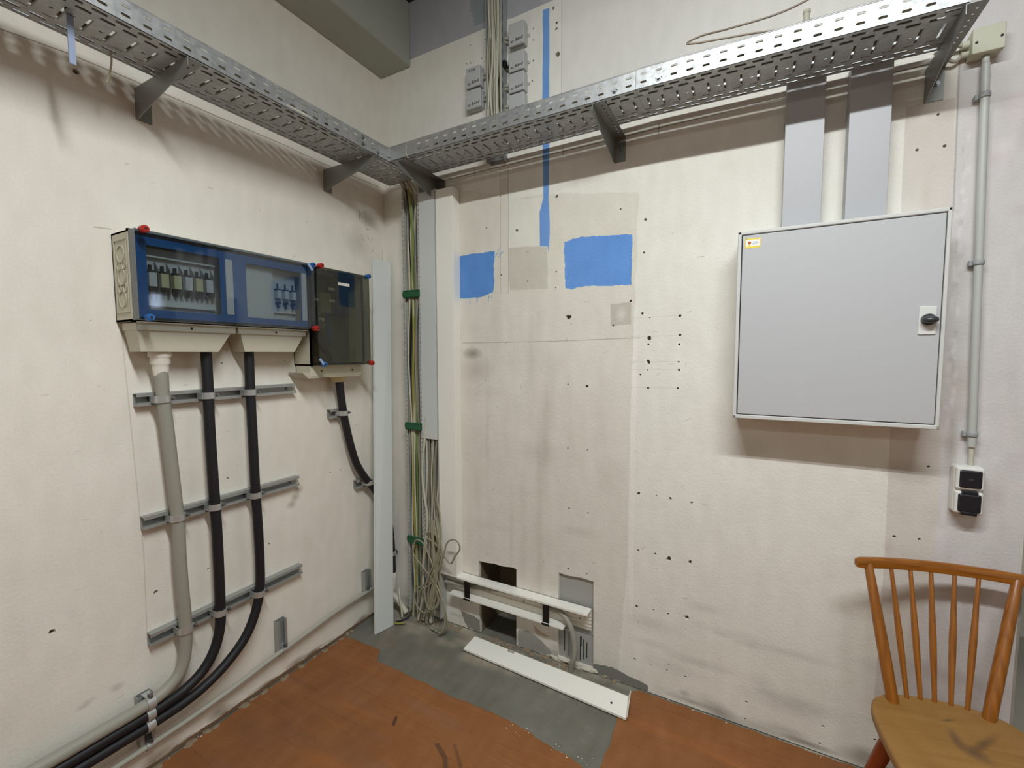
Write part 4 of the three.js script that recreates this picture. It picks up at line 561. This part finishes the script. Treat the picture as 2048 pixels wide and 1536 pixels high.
// small lettered junction boxes either side of the riser
{
  const lettering = two => { const c = document.createElement('canvas'); c.width = 200; c.height = 220; const x = c.getContext('2d'); x.fillStyle = '#bcbcba'; x.fillRect(0, 0, 200, 220); x.fillStyle = '#15151a'; x.save(); x.translate(14, 204); x.rotate(-0.06); x.font = 'bold italic 42px sans-serif'; x.fillText('Nc', 0, 0); x.font = 'bold italic 50px sans-serif'; x.fillText('Band', 64, -4); x.restore(); if (two) { x.font = 'bold 40px sans-serif'; x.fillText('P 4/B', 36, 44); } const t = new THREE.CanvasTexture(c); t.colorSpace = THREE.SRGBColorSpace; return std('#ffffff', 0.55, 0, { map: t }); };
  const L1 = lettering(false), L2 = lettering(true);
  const jb = (x, y, w, h, label, right, m) => {
    const t = thing('junction_box', label, 'junction box', [x, y, 0], 'lettered junction boxes beside the cable riser');
    delete t.userData.group;
    part(t, 'base', bx(0, w, 0, h, 0, 0.026, 0.005), M.jbox); part(t, 'lid', bx(-0.001, w + 0.001, -0.001, h + 0.001, 0.026, 0.042, 0.006), M.jbox);
    const g = new THREE.PlaneGeometry(w - 0.01, h - 0.01).translate(w / 2, h / 2, 0.0424); part(t, 'lettering', g, m);
    const s = right ? -1 : 1, ex = right ? 0 : w;
    for (const [k, e, q] of [[0.62, 0.66 + 0.06, 0.03], [0.45, 0.5, 0.032]]) { part(t, 'cable_tail', tube([[ex, h * k, 0.014], [ex + s * 0.02, h * (k - 0.02), 0.016], [ex + s * 0.045, h * e, q]], 0.005), M.cable); part(t, 'grommet', cyl('x', 0.008, ex + s * 0.003, h * k, 0.014, 0.008, 10), right ? M.dark : M.jbox); }
    part(t, 'fixing_tab', [bx(right ? w + 0.001 : -0.004, right ? w + 0.012 : -0.001, h * 0.42, h * 0.55, 0, 0.004)], M.jbox);
  };
  jb(0.6, 2.808, 0.083, 0.095, 'grey junction box with two lines of marker lettering, left of the riser', false, L2);
  jb(0.599, 2.708, 0.086, 0.09, 'grey junction box with one line of lettering, left of the riser', false, L1);
  jb(0.842, 2.928, 0.08, 0.1, 'grey lettered junction box right of the riser, topmost of four', true, L1);
  jb(0.842, 2.815, 0.08, 0.086, 'grey lettered junction box right of the riser, second from the top', true, L1);
  jb(0.842, 2.721, 0.08, 0.086, 'grey lettered junction box right of the riser, just above the half-hidden one', true, L1);
  jb(0.842, 2.625, 0.08, 0.088, 'grey lettered junction box half hidden behind the tray rim', true, L1);
  single('cable_connector', 'small black connector between the riser and the junction boxes', 'connector', [bx(0.81, 0.829, 2.845, 2.875, 0.03, 0.05, 0.004), cyl('x', 0.005, 0.835, 2.85, 0.03, 0.02, 8)], M.blackTape);
}

// ---------------------------------------------------------------- low trunking, hose, fallen lid
{
  const t = thing('floor_trunking', 'cream open trunking fixed low on the wall across the broken openings', 'trunking');
  part(t, 'back', [bx(0.45, 1.256, 0.203, 0.312, 0.0005, 0.003), bx(0.45, 1.256, 0.236, 0.242, 0.003, 0.007), bx(0.45, 1.256, 0.27, 0.276, 0.003, 0.007), bx(1.13, 1.256, 0.219, 0.224, 0.003, 0.007), bx(1.13, 1.256, 0.254, 0.26, 0.003, 0.006)], M.white2);
  part(t, 'top_flange', [bx(0.526, 1.256, 0.309, 0.312, 0.0005, 0.062), bx(0.526, 1.256, 0.303, 0.312, 0.06, 0.063, 0.001)], M.white); part(t, 'bottom_flange', [bx(0.47, 1.136, 0.203, 0.206, 0.003, 0.062), bx(0.47, 1.136, 0.203, 0.212, 0.06, 0.063, 0.001)], M.white);
  for (const x of [0.7, 0.9, 1.05, 1.2]) part(t, 'screw', cyl('z', 0.004, x, 0.25, 0.0045, 0.004, 8), M.bolt);
  for (const x of [0.59, 1.047]) part(t, 'retaining_clip', [bx(x - 0.0165, x + 0.0165, 0.206, 0.309, 0.056, 0.0595), bx(x - 0.02, x + 0.02, 0.2, 0.21, 0.058, 0.066, 0.001), bx(x - 0.0165, x + 0.0165, 0.3, 0.308, 0.05, 0.058)], M.blackTape, 'black plastic clip');
  single('corrugated_hose', 'grey flexible conduit lying in the low trunking and bending to the floor', 'hose', (() => { const pts = [[0.43, 0.25, 0.03], [0.55, 0.254, 0.026], [0.66, 0.27, 0.025], [0.78, 0.288, 0.024], [0.9, 0.292, 0.024], [1.0, 0.29, 0.025], [1.08, 0.277, 0.028], [1.135, 0.255, 0.036], [1.17, 0.215, 0.045], [1.188, 0.15, 0.046], [1.188, 0.085, 0.045], [1.175, 0.03, 0.043], [1.17, -0.003, 0.042]]; return tube(pts, 0.0125, 160, 12); })(), M.conduit);
}
{
  const t = thing('fallen_lid', 'cream trunking lid lying on the concrete floor with an upturned end', 'trunking lid');
  // sheet propped slightly along its far edge, notch in the far edge, folded end
  const A = [0.639, 0.012, 0.165], B = [1.473, 0.012, 0.205], Cc = [1.459, 0.036, 0.112], D = [0.651, 0.03, 0.077];
  const lerp = (p, q, k) => p.map((v, i) => v + (q[i] - v) * k), n0 = lerp(D, Cc, 0.255), n1 = lerp(D, Cc, 0.3), m0 = lerp(n0, lerp(A, B, 0.255), 0.14), m1 = lerp(n1, lerp(A, B, 0.3), 0.14);
  part(t, 'sheet', [plate4(A, lerp(A, B, 0.255), n0, D, -0.002), plate4(lerp(A, B, 0.255), lerp(A, B, 0.3), m1, m0, -0.002), plate4(lerp(A, B, 0.3), B, Cc, n1, -0.002)], M.white);
  part(t, 'edge_lip', [plate4(A, [A[0], 0.004, A[2] + 0.001], [B[0], 0.004, B[2] + 0.001], B, -0.002), plate4(D, Cc, [Cc[0], 0.024, Cc[2]], [D[0], 0.018, D[2]], -0.002)], M.white2);
  part(t, 'upturned_end', plate4(B, [1.478, 0.022, 0.208], [1.468, 0.06, 0.106], Cc, 0.002), M.white2);
  part(t, 'screw_hole', cyl('y', 0.0045, 1.4, 0.0215, 0.165, 0.004, 10), M.dark);
}

// ---------------------------------------------------------------- grey cabinet, ducts, switch
{
  const t = thing('wall_cabinet', 'large grey steel wall cabinet with a single flat door', 'cabinet'), x0 = 1.826, x1 = 2.387, y0 = 1.268, y1 = 1.93, Z = 0.148;
  part(t, 'body', [bx(x0 + 0.004, x1 - 0.004, y0 + 0.004, y1 - 0.004, 0, 0.13), ...[bx(x0, x1, y1 - 0.012, y1, 0.1, Z, 0.003), bx(x0, x1, y0, y0 + 0.014, 0.1, Z, 0.003), bx(x0, x0 + 0.012, y0, y1, 0.1, Z, 0.003), bx(x1 - 0.01, x1, y0, y1, 0.1, Z, 0.003)]], M.cabFrame);
  part(t, 'gap_seal', bx(x0 + 0.01, x1 - 0.008, y0 + 0.01, y1 - 0.01, 0.13, 0.136), M.dark);
  const d = part(t, 'door', bx(x0 + 0.0148, x1 - 0.0125, y0 + 0.0168, y1 - 0.0152, 0.136, 0.1475, 0.002), M.cabDoor);
  part(d, 'lock_plate', [bx(2.324, 2.365, 1.557, 1.642, 0.1475, 0.151, 0.002)], M.socketWhite);
  part(d, 'turn_knob', [cyl('z', 0.017, 2.345, 1.602, 0.157, 0.012, 20), new THREE.SphereGeometry(0.019, 20, 12).scale(1.05, 0.62, 0.9).translate(2.347, 1.601, 0.166)], M.knobDark);
  const c = document.createElement('canvas'); c.width = 160; c.height = 108; const x = c.getContext('2d'); x.fillStyle = '#f1d44a'; x.fillRect(0, 0, 160, 108); x.fillStyle = '#f4f1ea'; x.fillRect(10, 16, 140, 72); x.fillStyle = '#b5541c'; x.beginPath(); x.arc(46, 50, 17, 0, 7); x.fill(); x.fillStyle = '#e9c63c'; x.fillRect(38, 64, 16, 18); x.fillStyle = '#7f9fbf'; for (const [a, b, w] of [[78, 40, 50], [78, 54, 60], [78, 66, 44]]) x.fillRect(a, b, w, 5); x.fillStyle = '#333'; x.beginPath(); x.arc(18, 8, 4, 0, 7); x.arc(130, 20, 4, 0, 7); x.fill();
  const tx = new THREE.CanvasTexture(c); tx.colorSpace = THREE.SRGBColorSpace;
  part(d, 'sticker', new THREE.PlaneGeometry(0.048, 0.033).translate(1.8725, 1.8865, 0.148), std('#ffffff', 0.4, 0, { map: tx }), 'small yellow and white sticker');
  single('cable_duct', 'light grey flat duct rising from the cabinet, nearer the blue paint', 'duct', [bx(1.961, 2.075, 1.93, 2.455, 0.0005, 0.058, 0.0015)], M.duct);
  single('cable_duct', 'light grey flat duct rising from the cabinet, nearer the junction box', 'duct', [bx(2.142, 2.252, 1.93, 2.455, 0.0005, 0.058, 0.0015)], M.duct);
}
{
  const t = thing('junction_box', 'cream square junction box at the end of the tray', 'junction box', [2.436, 2.396, 0]);
  part(t, 'base', bx(0, 0.07, 0, 0.072, 0, 0.03, 0.003), M.jboxCream); part(t, 'lid', bx(-0.001, 0.071, -0.001, 0.073, 0.03, 0.05, 0.003), M.jboxCream);
  for (const [a, b] of [[0.008, 0.03], [0.062, 0.034]]) part(t, 'lid_screw', cyl('z', 0.0035, a, b, 0.0505, 0.002, 10), M.dark);
  part(t, 'cable_gland', cyl('x', 0.011, -0.008, 0.045, 0.02, 0.018, 12), M.jboxCream); part(t, 'cable_gland', cyl('x', 0.009, -0.008, 0.018, 0.018, 0.018, 12), M.jboxCream);
  part(t, 'cable_tail', tube([[-0.012, 0.045, 0.02], [-0.05, 0.05, 0.035], [-0.09, 0.045, 0.07]], 0.006), M.cable); part(t, 'cable_tail', tube([[-0.012, 0.018, 0.018], [-0.03, 0.004, 0.02], [-0.05, 0.012, 0.03], [-0.085, 0.03, 0.05]], 0.005), M.cable);
  single('wall_conduit', 'slim grey conduit running down from the cream junction box to the socket', 'conduit', [bar([2.476, 2.37, 0.022], [2.5015, 1.205, 0.022], [0.0105, 0.0105], 18), bar([2.4745, 2.4, 0.022], [2.4755, 2.37, 0.022], [0.009, 0.009], 12)], M.pvcGrey);
  single('socket_cable', 'short pale cable between the conduit end and the switch', 'cable', bar([2.5015, 1.215, 0.02], [2.503, 1.135, 0.02], [0.0065, 0.0065], 12), M.cable2);
  [[2.28, 2.4778, 'near the junction box'], [1.78, 2.489, 'beside the cabinet'], [1.245, 2.5005, 'just above the switch']].forEach(([y, x, n]) => { const k = thing('conduit_clip', `grey conduit clip ${n}`, 'conduit clip', [x, y, 0]); part(k, 'saddle', [new THREE.TorusGeometry(0.012, 0.002, 8, 24).scale(1, 1, 4).rotateX(Math.PI / 2).translate(0, 0, 0.022), bx(-0.014, 0.014, -0.008, 0.008, 0.0005, 0.012, 0.001), bx(-0.021, -0.012, -0.008, 0.008, 0.006, 0.02, 0.002)], M.pvcGrey2); });
  const s = thing('switch_socket', 'white surface-mounted switch and socket pair with black inserts', 'switch', [2.46, 0.991, 0]);
  part(s, 'housing', [bx(0, 0.071, 0, 0.154, 0, 0.04, 0.01), bx(0.002, 0.069, 0.0785, 0.152, 0.03, 0.05, 0.008), bx(0.002, 0.069, 0.002, 0.0745, 0.03, 0.05, 0.008)], M.socketWhite);
  const r = part(s, 'rocker', bx(0.009, 0.062, 0.086, 0.143, 0.04, 0.054, 0.006), M.socketBlack); part(r, 'indicator', bx(0.03, 0.041, 0.112, 0.118, 0.0535, 0.0545), M.knobDark);
  part(s, 'socket_flap', [bx(0.008, 0.063, 0.008, 0.068, 0.04, 0.055, 0.008), bx(0.016, 0.055, 0.06, 0.077, 0.042, 0.053, 0.003), bx(0.016, 0.055, -0.001, 0.012, 0.04, 0.054, 0.004)], M.socketBlack);
}

// ---------------------------------------------------------------- chair
{
  const t = thing('wooden_chair', 'honey-coloured wooden spindle-back chair standing against the wall', 'chair', [2.397, 0, 0.232], undefined, 0.2);
  const SY = 0.45;
  // seat: rounded trapezoid, wider in front, with a rounded back edge and a dished top
  const s = new THREE.Shape(); s.moveTo(-0.155, 0.0); s.bezierCurveTo(-0.11, -0.055, 0.11, -0.055, 0.155, 0.0); s.bezierCurveTo(0.19, 0.03, 0.2, 0.1, 0.208, 0.22); s.bezierCurveTo(0.215, 0.34, 0.2, 0.385, 0.15, 0.395); s.bezierCurveTo(0.06, 0.415, -0.06, 0.415, -0.15, 0.395); s.bezierCurveTo(-0.2, 0.385, -0.215, 0.34, -0.208, 0.22); s.bezierCurveTo(-0.2, 0.1, -0.19, 0.03, -0.155, 0.0);
  const g = bev(s, 0.034, 0.011, 4).rotateX(Math.PI / 2).translate(0, SY, 0), gu = uvm(g);
  { const uv = gu.attributes.uv; for (let i = 0; i < uv.count; i++) uv.setXY(i, uv.getX(i) + 0.3, uv.getY(i) + 0.08); }
  part(t, 'seat', gu, M.seat, 'worn pale seat with dark scuffs');
  const crestZ = x => -0.14 + 0.7 * (x - 0.045) * (x - 0.045), crestY = 0.817;
  for (const [a, b, r0, r1] of [[-0.113, -0.142, 0.0155, 0.0122], [0.113, 0.235, 0.0155, 0.0128]]) part(t, 'back_post', uvm(bar([a, SY - 0.012, 0.012], [b, crestY, crestZ(b)], [r0, r0 * 1.06, r0 * 1.02, (r0 + r1) / 2, r1], 18), 3, true), M.rail);
  [[-0.066, -0.075], [-0.031, -0.02], [0.004, 0.036], [0.042, 0.096], [0.078, 0.153]].forEach(([a, b]) => part(t, 'spindle', uvm(bar([a, SY - 0.01, -0.02 + 1.2 * a * a], [b, crestY, crestZ(b)], [0.0058, 0.0068, 0.0085, 0.009, 0.0075, 0.006, 0.0055], 12), 3, true), M.rail));
  // crest rail: curved, oval in section
  const rail = (() => { const pos = [], pts = [[-0.0095, -0.0135], [-0.004, -0.0155], [0.005, -0.0155], [0.0095, -0.012], [0.0105, 0.005], [0.0075, 0.0135], [0, 0.0155], [-0.0075, 0.013]], n = 28, rows = [];
    for (let i = 0; i <= n; i++) { const u = i / n, x = -0.18 + 0.47 * u, e = Math.min(u, 1 - u) * n, k = e < 1 ? 0.72 + 0.28 * e : 1, dz = 1.4 * (x - 0.045), L = Math.hypot(1, dz); rows.push(pts.map(([d, y]) => V(x - d * k * dz / L, crestY + 0.003 + y * k - d * 0.35, crestZ(x) + d * k / L))); }
    for (let i = 0; i < n; i++) for (let j = 0; j < 8; j++) { const k = (j + 1) % 8; pos.push(rows[i][j], rows[i + 1][j], rows[i + 1][k], rows[i][j], rows[i + 1][k], rows[i][k]); }
    for (let j = 1; j < 7; j++) { pos.push(rows[0][0], rows[0][j], rows[0][j + 1], rows[n][0], rows[n][j + 1], rows[n][j]); }
    const q = new THREE.BufferGeometry().setFromPoints(pos); q.setAttribute('uv', new THREE.BufferAttribute(new Float32Array(pos.length * 2), 2)); q.computeVertexNormals(); return uvm(q, 3); })();
  part(t, 'crest_rail', rail, M.rail);
  for (const [a, b, c, d] of [[-0.125, 0.07, -0.19, -0.045], [0.125, 0.07, 0.19, -0.045], [-0.15, 0.33, -0.19, 0.42], [0.15, 0.33, 0.19, 0.42]]) part(t, 'leg', bar([c, 0, d], [a, SY - 0.025, b], [0.0125, 0.015, 0.019, 0.021, 0.018], 16), M.leg);
}

renderer.render(scene, camera);
